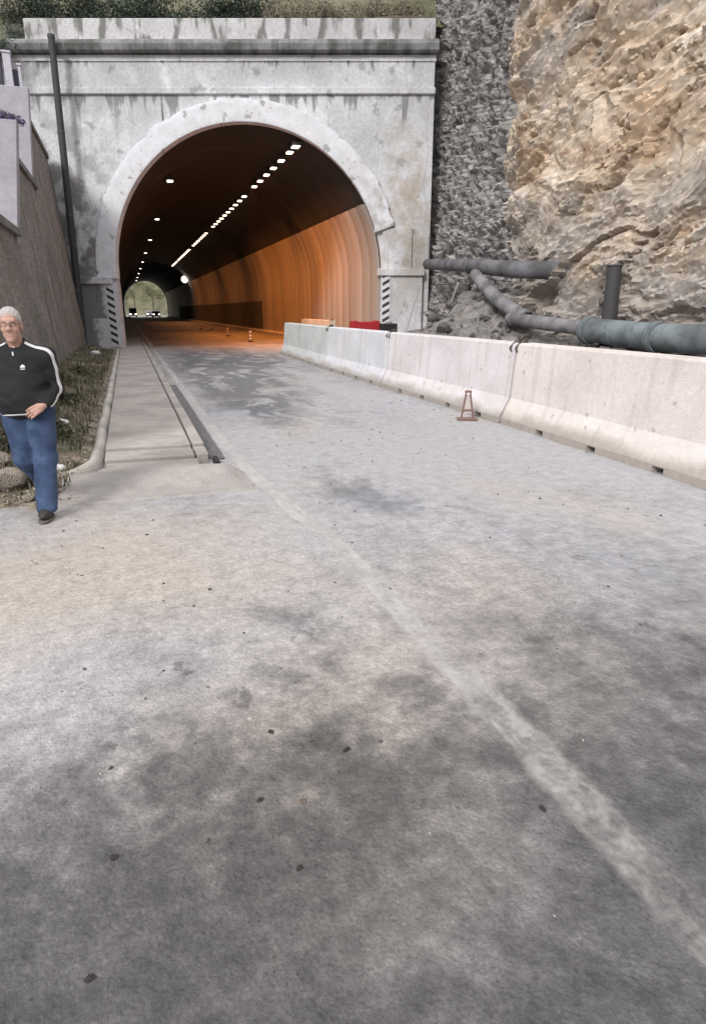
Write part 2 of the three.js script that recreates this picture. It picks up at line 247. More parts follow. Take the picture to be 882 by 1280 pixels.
// ---- rock cliff beside the road: grey broken rock next to the portal, tan rock nearer
const path = [[34, 14.5], [29, 12.6], [25.5, 12.15], [22, 11.4], [18.6, 10.7], [16.8, 10.1], [15.6, 9.45], [13.5, 9.25], [10.5, 9.4], [7, 9.9], [3, 11], [-3, 13.5], [-12, 17], [-26, 22]];
const cpath = new THREE.CatmullRomCurve3(path.map(p => W3(p[0], p[1], 0)), false, 'centripetal'); const CLEN = cpath.getLength(); cpath.arcLengthDivisions = 400;
const CH = 19;
function rock(s, y) { // s metres along, y metres up -> [bulge outwards, tan share, cell tone]
  const bnd = 18.7 - .3 * y + .6 * fbm(y * .35, 3, 4);                                   // where grey rock gives way to tan
  const k = sst(bnd - .25, bnd + .35, s);
  const r = .34, cs = Math.cos(r), sn = Math.sin(r), wx = fbm(s * .35, y * .35, 3) * .9, wy = fbm(s * .35 + 9, y * .35 + 2, 3) * .9;
  const p = (s + wx) * cs + (y + wy) * sn, q = -(s + wx) * sn + (y + wy) * cs;             // along and across the tilted strata
  let h = 0, tone = 0;
  const saw = (t, e) => { const f = t - Math.floor(t); return f < e ? f / e : 1 - (f - e) / (1 - e); };                       // broken-off ledges
  h += .5 * (saw(q * .42 + .5 * n2(p * .3, q * .3) + 2, .86) - .5) * sst(-.35, .3, n2(p * .35 + 5, q * .6)) + .24 * (saw(q * 1.25 + .7 * n2(p * .6, q * .5), .8) - .5) * sst(-.2, .25, n2(p * .7 - 9, q * .9));
  let c = cell(p * .35, q * .8); h += (hash(c.i, c.j, 3) - .5) * .2 + (c.dx * (hash(c.i, c.j, 4) - .5) + c.dy * (hash(c.i, c.j, 5) - .5)) * .42; tone += hash(c.i, c.j, 6) - .5;
  c = cell(p * 1.1 + 30, q * 3.2); h += (hash(c.i, c.j, 3) - .5) * .11 + (c.dx * (hash(c.i, c.j, 4) - .5) + c.dy * (hash(c.i, c.j, 5) - .4)) * .22; tone += .6 * (hash(c.i, c.j, 6) - .5);
  c = cell(p * 3.4 + 3, q * 7.5); h += (hash(c.i, c.j, 3) - .5) * .05 + c.dy * .05; tone += .45 * (hash(c.i, c.j, 6) - .5);
  const crack = Math.abs(fbm(p * .38 + 70, q * 1.7 + 3, 4)); h -= .22 * sst(.045, 0, crack) * sst(-.1, .25, n2(p * .5 + 20, q * .5));
  const tanH = h + .5 * fbm(s * .16, y * .18 + 4, 3) + .1 * fbm(s * 1.6, y * 2.4, 5);
  let g = .55 * fbm(s * .3 + 40, y * .3, 4); c = cell(s * 2.6, y * 3.4); g += (hash(c.i, c.j, 3) - .5) * .3 + c.dy * .2; const gt = hash(c.i, c.j, 6) - .5; c = cell(s * 6 + 9, y * 7.5); g += (hash(c.i, c.j, 3) - .5) * .13 - .05 * sst(.15, 0, c.e); g += .12 * fbm(s * 5, y * 5, 3);
  const groove = -.75 * Math.exp(-(((s - bnd) / .32) ** 2)) * sst(1.5, 3, y);
  return [mix(g, tanH + .35, k) + groove, k, mix(gt + .5 * (hash(c.i, c.j, 7) - .5), tone, k)];
}
const tmpP = new THREE.Vector3(), tmpT = new THREE.Vector3();
{ const nu = 900, nv = 400, s1 = CLEN, seg = [];
  const g = grid(nu, nv, (i, j) => {
    const ii = Math.round(i * nu), jj = Math.round(j * nv), s = clamp((i < .8 ? mix(0, 36, i / .8) : mix(36, s1, (i - .8) / .2)) + (hash(ii, jj, 21) - .5) * .042 * (i > 0 && i < 1), 0, s1), y = -.3 + CH * j + (hash(ii, jj, 22) - .5) * .04; cpath.getPointAt(clamp(s / s1), tmpP); cpath.getTangentAt(clamp(s / s1), tmpT);
    const s0 = s, [h] = rock(s, y), nx = -tmpT.z, nz = tmpT.x;                                   // pointing to the road
    const o = h * .9 - .035 * y; return [tmpP.x + nx * o, y, tmpP.z + nz * o, s / s1, (y + .3) / CH];
  });
  const t = tex(1792, 896, (u, v) => {
    const s = u * s1, y = -.3 + CH * v, [, k, tone] = rock(s, y);
    const n = fbm(s * .5 + 3, y * .5, 5), m = fbm(s * .28 - 8, y * .4 + 30, 4), f = fbm(s * 7, y * 7, 3), w = fbm(s * .8 + y * .6, y * 2.2 - s * 1.3, 4);
    const dg = fbm((s + y * .8) * .35 + 11, (y - s * .7) * 1.1, 5), sp = rough2(s * 2.4 + 31, y * 3.1, 5);
    let c = mix3([214, 200, 182], [202, 178, 152], clamp(.42 + n * 1.5 + dg * .6));
    c = mix3(c, [186, 178, 172], sst(-.02, .3, m + .25 * w + .12 * tone) * .85); c = mix3(c, [232, 222, 208], sst(.12, .4, dg + .3 * sp - .2 * n) * .7);
    c = mix3(c, [168, 134, 106], sst(.2, .5, fbm(s * .9 + 50, y * 1.6, 4)) * .65); c = mix3(c, [150, 138, 126], sst(.2, .55, sp) * .55); c = mix3(c, [232, 222, 207], sst(.25, .55, -sp) * .4);
    c = mix3(c, [152, 147, 144], sst(4.4, 1.2, y + 2.4 * n + 1.2 * m) * .8);                 // grey dust-smeared rock at the foot
    const gr = mix3([136, 134, 134], [176, 173, 170], clamp(.5 + tone * .9 + n * .6));
    const gd = mix3(gr, [88, 86, 85], sst(.12, .4, fbm(s * 2.2 + 70, y * 2.2, 4)) * .7);
    const bd = 18.7 - .3 * y, kc = clamp(k * .75 + .25 * sst(bd - .9, bd + 1.1, s + 1.6 * fbm(s * 1.3, y * 1.3 + 9, 4))), o = mix3(gd, c, kc), g2 = 1 + tone * .09 + f * .2; return [o[0] * g2, o[1] * g2, o[2] * g2];
  }, { wrap: false });
  const rm = mapped(t, .95, .012, 40); rm.bumpMap.repeat.set(150, 40); const gf = g.toNonIndexed(); gf.computeVertexNormals(); struct('rock_cliff', gf, rm); }

// ---- spoil heap between the concrete barriers and the cliff
const spoilY = (a, b) => { const up = sst(5.7, 6.5, b), far = sst(12, 16, a), base = mix(.72, 1.0, far) + mix(.32, 1.15, far) * sst(6.3, 10.2, b) * sst(28, 21, a); const keep = a < 16 ? 1 : mix(1, sst(-.6, .9, b - (7.9 + (a - 17) * .55)), sst(16, 18.5, a)); return up * keep * (base + .14 * fbm(a * .8, b * .8, 3)) + .1 * fbm(a * 2.6, b * 2.6, 3) * up * keep - .1 * (1 - up * keep); };
{ const g = grid(110, 300, (i, j) => { const b = 5.62 + 7.2 * i, a = -4 + 33 * j, c = cell(a * 5, b * 5), lump = (hash(c.i, c.j, 3) - .4) * .1 - .04 * sst(.15, 0, c.e), p = W3(a, b, spoilY(a, b) + lump * sst(5.75, 6.1, b) * sst(0, .3, spoilY(a, b)) + .03 * fbm(a * 9, b * 9, 2)); return [p.x, p.y, p.z, b / 4, a / 4]; });
  const t = tex(1024, 1024, (u, v) => { const n = fbm(u * 9, v * 9, 5), c = cell(u * 22, v * 22), to = hash(c.i, c.j, 3) - .5; const o = mix3([118, 114, 113], [152, 148, 145], clamp(.5 + n * 1.3 + to * .6)); const r = mix3(o, [146, 128, 108], sst(.15, .4, fbm(u * 4 + 5, v * 4, 4)) * .6); const f = 1 + .3 * fbm(u * 60, v * 60, 2); return [r[0] * f, r[1] * f, r[2] * f]; });
  struct('spoil_heap', g, mapped(t, 1, .03, 5)); }

// ---- hillside above the portal and over the bore
{ const g = grid(80, 60, (i, j) => { const x = -34 + 62 * i, z = PZ - .85 - 30 * j, y = 11.55 + (z - PZ + .85) * -.75 + .7 * fbm(x * .3, z * .3, 4) * sst(0, .05, j) + 5 * sst(-11, -20, x) * sst(0, .1, j) + .5 * sst(-2, 4, x); return [x, y, z, x / 4, z / 4]; });
  struct('hillside', g, mapped(concreteTex([112, 106, 86], [72, 76, 52], 31, 1.2), 1, .04)); }

// ================================================================== TUNNEL PORTAL
const CXP = -4.3, CYP = 3.15, RP = 5.45;                 // arch in the plane of the portal
const PX0 = -13.6, PX1 = 3.12;
const faceTex = tex(1536, 1152, (u, v) => {
  const x = mix(PX0, PX1, u), y = 12.3 * v;
  const big = fbm(x * .35, y * .35 + 2, 5), mid = fbm(x * 1.4 + 8, y * 1.4, 5), fin = fbm(x * 9, y * 9, 3);
  let c = mix3([206, 207, 211], [176, 177, 179], clamp(.35 + big * 1.2 + mid * .5));
  c = mix3(c, [222, 223, 226], sst(.1, .4, fbm(x * .8 - 5, y * .5 + 20, 4)) * .8);                                   // lime-washed areas
  const run = fbm(x * 3.2, y * .28, 4), from = (y0, len) => y < y0 ? sst(y0 - len * (.5 + .8 * n2(x * 1.7, 3)), y0, y) : 0;
  c = mix3(c, [104, 106, 105], sst(.06, .34, run + .35 * (from(9.5, 1.2) - .5)) * .62 * clamp(from(9.5, 2.2) + .25));      // streaks below the ledge
  c = mix3(c, [96, 97, 97], sst(.1, .34, fbm(x * 3.4 + 7, y * .5, 4)) * from(10.62, .7) * .7);
  c = mix3(c, [92, 94, 92], sst(.26, .44, fbm(x * 1.6 + 3, y * 1.6, 5)) * .32);                                            // lichen spots
  const dr = Math.hypot(x - CXP, Math.max(0, y - CYP)) - RP;
  c = mix3(c, [112, 110, 106], sst(-.05, .3, mid + .1) * blot(x, y, -11.2, 4.2, 1.4, 3.6) * .9);                     // mossy damp corner by the wall
  c = mix3(c, [172, 156, 138], clamp(blot(x, y, 2.2, 5.2, 1.1, 2.6) * (.5 + mid * 1.6)) * .8);                          // brownish damp on the other side
  c = mix3(c, [140, 134, 124], blot(x, y, 2.6, 3.6, .6, 1.1) * .6);
  if (y > 11.3) { c = mix3(c, [176, 172, 172], .4); c = mix3(c, [98, 98, 94], sst(.02, .3, fbm(x * 2.2, y * .6 + 50, 4)) * .75); }
  if (y > 10.8 && y <= 11.32) c = mix3([132, 132, 133], [84, 86, 84], clamp(.5 + mid * 1.6 + run));                   // moss-dark cornice
  // hairline board marks
  const gx = Math.abs(((x * .52 + .07 * n2(y, 3)) % 1 + 1) % 1 - .5); c = mix3(c, [120, 120, 120], sst(.012, .0, gx) * .28 * (y < 9.5));
  const k = 1 + fin * .12; return [c[0] * k, c[1] * k, c[2] * k];
}, { wrap: false });
const faceMat = mapped(faceTex, .92, .012, 8);
const faceUV = g => uvBy(g.index ? g.toNonIndexed() : g, (x, y) => [(x - PX0) / (PX1 - PX0), y / 12.3]);
{
  const T = thing('tunnel_portal', 'weathered pale concrete tunnel portal with white painted arch ring and dark cornice', 'tunnel portal', [CXP, 0, PZ]);
  const L = g => { g.translate(-CXP, 0, -PZ); return g; };
  const sh = new THREE.Shape(); sh.moveTo(PX0, -.3); sh.lineTo(CXP - RP, -.3); sh.lineTo(CXP - RP, CYP); sh.absarc(CXP, CYP, RP, Math.PI, 0, true); sh.lineTo(CXP + RP, -.3); sh.lineTo(PX1, -.3); sh.lineTo(PX1, 9.5); sh.lineTo(PX0, 9.5); sh.closePath();
  let g = new THREE.ExtrudeGeometry(sh, { depth: .3, bevelEnabled: false, curveSegments: 64 }); g.translate(0, 0, PZ - .3); part('wall_face', L(faceUV(g)), faceMat, T);
  const bar = (x0, x1, y0, y1, proud, r = .02) => { const b = new RoundedBoxGeometry(x1 - x0, y1 - y0, .9 + proud, 2, r); b.translate((x0 + x1) / 2, (y0 + y1) / 2, PZ - .45 + proud / 2); return L(faceUV(b)); };
  part('frieze', bar(PX0, PX1 - .01, 9.504, 10.62, .05), faceMat, T);
  part('string_course', bar(PX0, PX1 + .03, 9.53, 9.74, .11), faceMat, T);
  part('moulding', bar(PX0, PX1 + .03, 10.6, 10.84, .1), faceMat, T);
  // cornice: overhanging profile
  const cs = new THREE.Shape(); cs.moveTo(-.9, 10.845); cs.lineTo(.3, 10.845); cs.lineTo(.36, 10.9); cs.lineTo(.38, 11.1); cs.lineTo(.3, 11.22); cs.lineTo(.1, 11.33); cs.lineTo(-.9, 11.33); cs.closePath();
  g = new THREE.ExtrudeGeometry(cs, { depth: PX1 - PX0 + .12, bevelEnabled: false, steps: 60 }); g.rotateY(-Math.PI / 2); g.translate(PX1 + .09, 0, PZ); g.rotateY(0);
  { const p = g.attributes.position; for (let i = 0; i < p.count; i++) { const x = p.getX(i); if (p.getZ(i) > PZ + .2) { p.setZ(i, p.getZ(i) + .05 * fbm(x * 1.3, p.getY(i) * 3, 3)); p.setY(i, p.getY(i) + .03 * fbm(x * 2.3, 4, 3)); } } }
  { const c = []; g = faceUV(g); const z = g.attributes.position; }
  part('cornice', L(g), faceMat, T);
  part('parapet', bar(PX0 + 1.3, PX1 - .02, 11.33, 12.02, .02, .03), faceMat, T);
  // arch ring, proud of the face, its outer edge chipped in steps
  const ringTex = tex(2048, 256, (u, v) => { const n = fbm(u * 30, v * 2, 4), m = fbm(u * 90, v * 7, 3), e = Math.min(v, 1 - v); let c = mix3([228, 229, 234], [212, 212, 216], clamp(.4 + n)); c = mix3(c, [160, 160, 162], sst(.28, .46, fbm(u * 34 + 5, v * 2.2, 4) + (v > .5 ? .1 * (v - .5) : 0)) * .8); c = mix3(c, [128, 124, 120], sst(.36, .5, m + .3 * n) * .5); c = mix3(c, [170, 164, 158], sst(.8, .97, u) * .6 * clamp(.5 + n * 2)); const k = 1 + m * .06; return [c[0] * k, c[1] * k, c[2] * k]; }, { wrap: false });
  const ringMat = mapped(ringTex, .85, .006, 6);
  const prof = []; const yL = 2.86, yR = 4.75; // the ring runs lower on one side
  const len = (CYP - yL) + Math.PI * RP;
  const ringPt = (t, r) => { const aR = Math.asin((yR - CYP) / RP), arc = (Math.PI - aR) * RP, tot = (CYP - yL) + arc, d = t * tot; if (d < CYP - yL) return [CXP - r, yL + d]; const an = Math.PI - (d - (CYP - yL)) / RP; return [CXP + Math.cos(an) * r, CYP + Math.sin(an) * r]; };
  g = grid(260, 10, (i, j) => { const w = .78 + .05 * Math.round(1.6 * n2(i * 26, 4)) - .28 * sst(.05, 0, i) * 0, s = j * 10; let r, z;
    const d = .16; if (s <= 2) { r = RP - .035; z = mix(-.25, d - .03, s / 2); } else if (s <= 3) { r = RP - .035 + .03 * (s - 2); z = d - .03 * (3 - s); } else if (s <= 8) { r = mix(RP - .005, RP + w - .03, (s - 3) / 5); z = d + .008 * n2(i * 60, s); } else if (s <= 9) { r = RP + w - .03 * (9 - s); z = d - .03 * (s - 8); } else { r = RP + w; z = -.05; }
    const p = ringPt(i, r); return [p[0], p[1], PZ + z, i, s <= 3 ? .05 * s / 3 : clamp((s - 3) / 6 * .93 + .05)]; });
  part('arch_ring', L(g), ringMat, T);
  part('ring_end', L((() => { const p = ringPt(1, RP + .36), q = box(.82, .14, .42, 0, 0, 0, .03); q.rotateZ(.32); q.translate(p[0], p[1] - .06, PZ - .02); return faceUV(q); })()), faceMat, T);
  // pilasters with their imposts
  const pil = tex(512, 512, (u, v) => { const n = fbm(u * 5, v * 9, 5), f = fbm(u * 30, v * 50, 3); const w = sst(.42, .6, u + .25 * n + .12 * (v < .5 ? 1 : -1)); let c = mix3([128, 127, 128], [210, 209, 214], w); c = mix3(c, [96, 96, 98], sst(.16, .4, fbm(u * 7 + 3, v * 3, 4)) * .5 * (1 - w * .6)); const k = 1 + f * .12; return [c[0] * k, c[1] * k, c[2] * k]; }, { wrap: false });
  const pilM = mapped(pil, .9, .008, 4), slot = (x0, x1, y0, y1, pr, m, n = 'pilaster') => { const b = new RoundedBoxGeometry(x1 - x0, y1 - y0, .28 + pr, 2, .025); b.translate((x0 + x1) / 2, (y0 + y1) / 2, PZ - .14 + pr / 2); const q = L(m === faceMat ? faceUV(b) : uvBy(b.toNonIndexed(), (x, y) => [(x - x0) / (x1 - x0), (y - y0) / (y1 - y0)])); return part(n, q, m, T); };
  slot(-11.35, -9.72, -.1, 2.66, .2, pilM);
  slot(-11.5, -9.9, 2.64, 2.9, .3, faceMat, 'impost');
  slot(1.12, 2.86, -.1, 2.98, .2, faceMat);
  slot(1.2, 2.4, 3.2, 4.8, .1, faceMat, 'jamb');
  slot(1.0, 2.92, 2.96, 3.24, .32, faceMat, 'impost');
  slot(2.42, 3.08, 3.24, 4.5, .06, faceMat, 'patch_panel');
  // hazard boards: white with black slanted bars, on the corner of each pilaster
  const board = (x, y0, n, dir) => { const B = part('hazard_board', L(box(.36, n * .29 + .1, .03, x, y0 + (n * .29) / 2, PZ + .225, .008)), M(new THREE.Color(.66, .66, .69), .6), T);
    for (let k = 0; k < n; k++) { const s2 = new THREE.Shape(), w = .145, y = k * .29 - n * .145 + .03, sl = .16 * dir; s2.moveTo(-w, y + (dir > 0 ? sl : 0)); s2.lineTo(w, y + (dir > 0 ? 0 : -sl)); s2.lineTo(w, y + .13 + (dir > 0 ? 0 : -sl)); s2.lineTo(-w, y + .13 + (dir > 0 ? sl : 0)); s2.closePath(); const q = new THREE.ExtrudeGeometry(s2, { depth: .004, bevelEnabled: false }); q.translate(x - CXP, y0 + n * .145, .2415); part('stripe', q, M(new THREE.Color(.03, .032, .036), .6), B); } };
  board(-10.02, .18, 8, 1); board(1.36, .5, 9, -1);
}
// ================================================================== TUNNEL BORE
const BORE = 152;
const bz = (x, y, d) => [x + AX * d, y, PZ + AZ * d];
{
  const T = thing('tunnel_bore', 'long straight tunnel bore with soot-dark vault and ribbed panels along one wall', 'tunnel', [CXP, 0, PZ]);
  const L = g => { g.translate(-CXP, 0, -PZ); return g; };
  const Rb = RP + .12, prof = t => { const tot = 2 * CYP + Math.PI * Rb, d = t * tot; if (d < CYP) return [CXP - Rb, d]; if (d > tot - CYP) return [CXP + Rb, tot - d]; const an = Math.PI - (d - CYP) / Rb; return [CXP + Math.cos(an) * Rb, CYP + Math.sin(an) * Rb]; };
  const vt = tex(1024, 512, (u, v) => { const n = fbm(u * 14, v * 3, 5), st = fbm(u * 40, v * 2.2, 4), c = mix3([38, 37, 36], [58, 55, 52], clamp(.4 + n)); const o = mix3(c, [104, 97, 86], sst(.2, .45, st) * .5); return o; });
  const g = grid(150, 60, (i, j) => { const p = prof(j), d = .2 + BORE * i, q = .04 * fbm(d * .7, j * 16, 3), k = bz(p[0], p[1], d); return [k[0], k[1] - .1 + q, k[2], d / 40, j]; });
  part('vault_lining', L(g), mapped(vt, .85, .02, 6), T);
  // ribbed wall panels, one by one, following the curve of the wall
  const tan = new THREE.Color(.34, .3, .26), pm = [0, 1, 2].map(k => bumped(M(tan.clone().multiplyScalar(.9 + .12 * k), .5), .004, .5)), dm = M(new THREE.Color(.07, .066, .06), .8);
  const panelShape = (w, y0, y1, off, n = 10) => { // across = d along the bore
    const pts = []; for (let j = 0; j <= n; j++) { const y = mix(y0, y1, j / n); const x = y > CYP ? CXP + Math.sqrt(Math.max(0, (RP - off) ** 2 - (y - CYP) ** 2)) : CXP + RP - off; pts.push([x, y]); }
    const cr = [[0, .1], [.03, 0], [.5, -.02], [.97, 0], [1, .1]];
    return grid(cr.length - 1, n, (i, j) => { const c = cr[Math.round(i * (cr.length - 1))], p = pts[Math.round(j * n)], k = bz(p[0] + c[1], p[1], c[0] * w); return [k[0], k[1], k[2], c[0] * w, p[1]]; });
  };
  const A0 = panelShape(.93, .12, 5.72, .03), A1 = panelShape(1.93, .12, 5.72, .03, 6);
  for (let k = 0; k < 46; k++) { const d = .35 + k, m = part('wall_panel', A0, pm[Math.floor(hash(k, 3) * 3)], T); m.position.set(AX * d - CXP, 0, AZ * d - PZ); }
  for (let k = 0; k < 52; k++) { const d = 46.35 + k * 2, m = part('wall_panel', A1, pm[Math.floor(hash(k, 5) * 3)], T); m.position.set(AX * d - CXP, 0, AZ * d - PZ); }
  // added dark panels: shade painted low on the wall further in
  const D1 = panelShape(3.9, .1, 2.3, .12, 3); for (let k = 0; k < 22; k++) { const d = 26 + k * 4, m = part('shade_panel', D1, dm, T); m.position.set(AX * d - CXP, 0, AZ * d - PZ); }
  // kerb along the far wall
  const kb = box(.9, .22, BORE, 0, .08, -BORE / 2, .02); const kk = part('wall_kerb', uvBox(kb, .25), mapped(slabTex, .9), T); kk.rotation.y = PHI; kk.position.set(RP - .5, 0, -.4);
  // arch at the far mouth
  const fr = new THREE.Shape(); fr.absarc(0, CYP, RP + 4, 0, Math.PI); fr.lineTo(-RP - 4, -.3); fr.lineTo(-RP, -.3); fr.lineTo(-RP, CYP); fr.absarc(0, CYP, RP, Math.PI, 0, true); fr.lineTo(RP, -.3); fr.lineTo(RP + 4, -.3); fr.closePath();
  const fg = new THREE.ExtrudeGeometry(fr, { depth: 1, bevelEnabled: false, curveSegments: 32 }); const fm = part('far_mouth', uvBox(fg, .25), mapped(concreteTex([190, 188, 186], [150, 150, 150], 4), .9), T); fm.position.set(AX * BORE, 0, AZ * BORE - .3);
}
// ================================================================== STEPPED RETAINING WALL BESIDE THE PAVEMENT
const TIER = [[6.4, 15.8, 3.1], [15.8, 22.6, 5.0], [22.4, 31, 7.3]];
{
  const T = thing('retaining_wall', 'tall stained retaining wall in three steps beside the verge, meeting the portal', 'wall', W3(18, -1.65), PHI);
  const wt = tex(1024, 1024, (u, v) => { const x = u * 12, y = v * 9, n = fbm(x * .5, y * .5, 5), run = fbm(x * 1.3, y * .3, 5), f = fbm(x * 7, y * 7, 3), sp = fbm(x * 1.6 + 4, y * 1.1, 4); let c = mix3([112, 108, 105], [138, 132, 127], clamp(.5 + n * 1.4)); c = mix3(c, [84, 81, 77], sst(.02, .4, run * .6 + n * .6) * .75); c = mix3(c, [150, 143, 134], sst(.1, .4, -run * .6 + .3 * sp) * .4); c = mix3(c, [88, 88, 70], sst(.12, .4, sp) * .55); const k = 1 + f * .25; return [c[0] * k, c[1] * k, c[2] * k]; });
  const wm = mapped(wt, .97, .03, 2.5), em = mapped(concreteTex([172, 169, 178], [150, 147, 155], 17, .7), .85, .004, 3), cm = mapped(concreteTex([128, 124, 122], [92, 92, 86], 19), .95, .01, 3);
  const bf = (a, y) => -.1 * y + .05 * fbm(a * .9, y * .9, 4) + .025 * fbm(a * 4, y * 4, 3);
  TIER.forEach(([a0, a1, h], k) => {
    const y0 = k ? TIER[k - 1][2] - .4 : -.3;
    // one battered face from the ground to this tier's top
    const g = grid(Math.round((a1 - a0) * 8), Math.round(h * 8), (i, j) => { const a = mix(a0, a1, i), y = mix(-.3, h, j); return [bf(a, y), y, -(a - 18), a / 12, y / 9]; });
    part('wall_face', g, wm, T);
    part('backfill', (() => { const b = box(9, h + .3, a1 - a0 - .02, -.1 * h - .12 - 4.5, h / 2 - .19, -((a0 + a1) / 2 - 18)); return uvBox(b, .1); })(), wm, T);
    part('coping', uvBox(box(.5, .16, a1 - a0 - (k < 2 ? .0 : .6), -.1 * h - .17, h + .0, -((a0 + a1) / 2 - 18), .02), .25), cm, T);
    if (k) { // smooth pale end face where the wall steps up
      const e = new THREE.Shape(), yb = y0, fx = k === 1 ? [-.33, -.03] : [-.56, -.34]; e.moveTo(fx[0], yb); e.lineTo(fx[1], h + .1); e.lineTo(-9, h + .1); e.lineTo(-9, yb); e.closePath();
      const q = new THREE.ExtrudeGeometry(e, { depth: .3, bevelEnabled: true, bevelSize: .01, bevelThickness: .01, bevelSegments: 1 }); q.translate(0, 0, -(a0 - 18) - .12); part('end_face', uvBox(q, .25), em, T);
    }
  });
}
// dark leaning pole in front of the portal, beside the wall
{ const T = thing('pole', 'tall dark steel pole standing where the wall meets the portal', 'pole', [-11.2, 0, -28.15]);
  const g = new THREE.CylinderGeometry(.12, .15, 11.2, 14, 6); g.translate(0, 5.6, 0); const p = g.attributes.position; for (let i = 0; i < p.count; i++) p.setX(i, p.getX(i) + p.getY(i) * .012);
  part('shaft', g, bumped(M(new THREE.Color(.035, .036, .04), .6), .004, 3), T); part('cap', cyl(.135, .135, .12, 14, .135, 11.22, 0), M(new THREE.Color(.05, .05, .052), .6), T);
  for (const y of [2.4, 5.2, 8.1]) part('clamp', cyl(.165 - y * .003, .165 - y * .003, .09, 14, y * .012, y, 0), M(new THREE.Color(.06, .06, .064), .5), T);
}
// posts and dark panels on the highest step; purple flowers on the middle one
{ const top3 = TIER[2][2] + .08, top2 = TIER[1][2] + .1, pale = mapped(concreteTex([190, 188, 198], [164, 162, 172], 23, .5), .8, .003, 3);
  const mk = (a, b, w, h, lean, label) => { const g = box(w, h, w, 0, h / 2, 0, .015); const p = g.attributes.position; for (let i = 0; i < p.count; i++) p.setX(i, p.getX(i) - lean * p.getY(i)); const T = thing('concrete_post', label, 'post', W3(a, b, top3), PHI); part('shaft', uvBox(g, .3), pale, T); part('post_cap', uvBox(box(w + .05, .06, w + .05, -lean * h, h + .03, 0, .012), .3), pale, T); };
  mk(23.4, -2.53, .2, 1.12, .01, 'thick pale post leaning above the highest wall step'); mk(23.4, -2.25, .08, .85, .0, 'thin pale post at the corner of the highest wall step');
  const T = thing('gate_panel', 'dark blue metal panel between two pale posts on the wall', 'gate', W3(23.45, -2.36, top3), PHI);
  part('sheet', box(.2, .72, .03, 0, .38, 0), M(new THREE.Color(.03, .032, .06), .5), T); for (const y of [.02, .75]) part('frame_bar', box(.2, .04, .05, 0, y, 0), M(new THREE.Color(.05, .05, .08), .5), T);
  const T2 = thing('gate_panel', 'wide dark blue metal panel beyond the thick leaning post', 'gate', W3(23.45, -3.45, top3), PHI);
  part('sheet', box(1.5, 1.5, .03, 0, .76, 0), M(new THREE.Color(.03, .032, .055), .5), T2); for (const x of [-.7, -.2, .3, .7]) part('rib', box(.04, 1.5, .05, x, .76, .02), M(new THREE.Color(.05, .05, .08), .5), T2);
  const F = thing('flowering_plant', 'low purple flowering plant in a pale pot on the middle wall step', 'plant', W3(16.2, -1.9, top2), PHI);
  const pot = new THREE.LatheGeometry([[0, 0], [.13, 0], [.15, .03], [.19, .26], [.21, .26], [.21, .3], [.17, .3], [.16, .24], [0, .24]].map(p => new THREE.Vector2(...p)), 18); part('pot', pot, M(new THREE.Color(.58, .5, .4), .8), F, [-.2, 0, -.12]);
  part('blossom', leafMass(900, q => { const t = q() * 6.28, r = Math.sqrt(q()); return [-.2 + Math.cos(t) * r * .55, .06 + q() * .26 * (1.2 - r), .1 + Math.sin(t) * r * .25]; }, .035, [[.12, .07, .22], [.2, .14, .36], [.06, .05, .12], [.5, .46, .6]], 5), leafMat, F);
  part('leaves', leafMass(500, q => { const t = q() * 6.28, r = Math.sqrt(q()); return [-.2 + Math.cos(t) * r * .5, .02 + q() * .16, .1 + Math.sin(t) * r * .24]; }, .04, [[.04, .06, .03], [.06, .07, .05]], 6), leafMat, F);
}

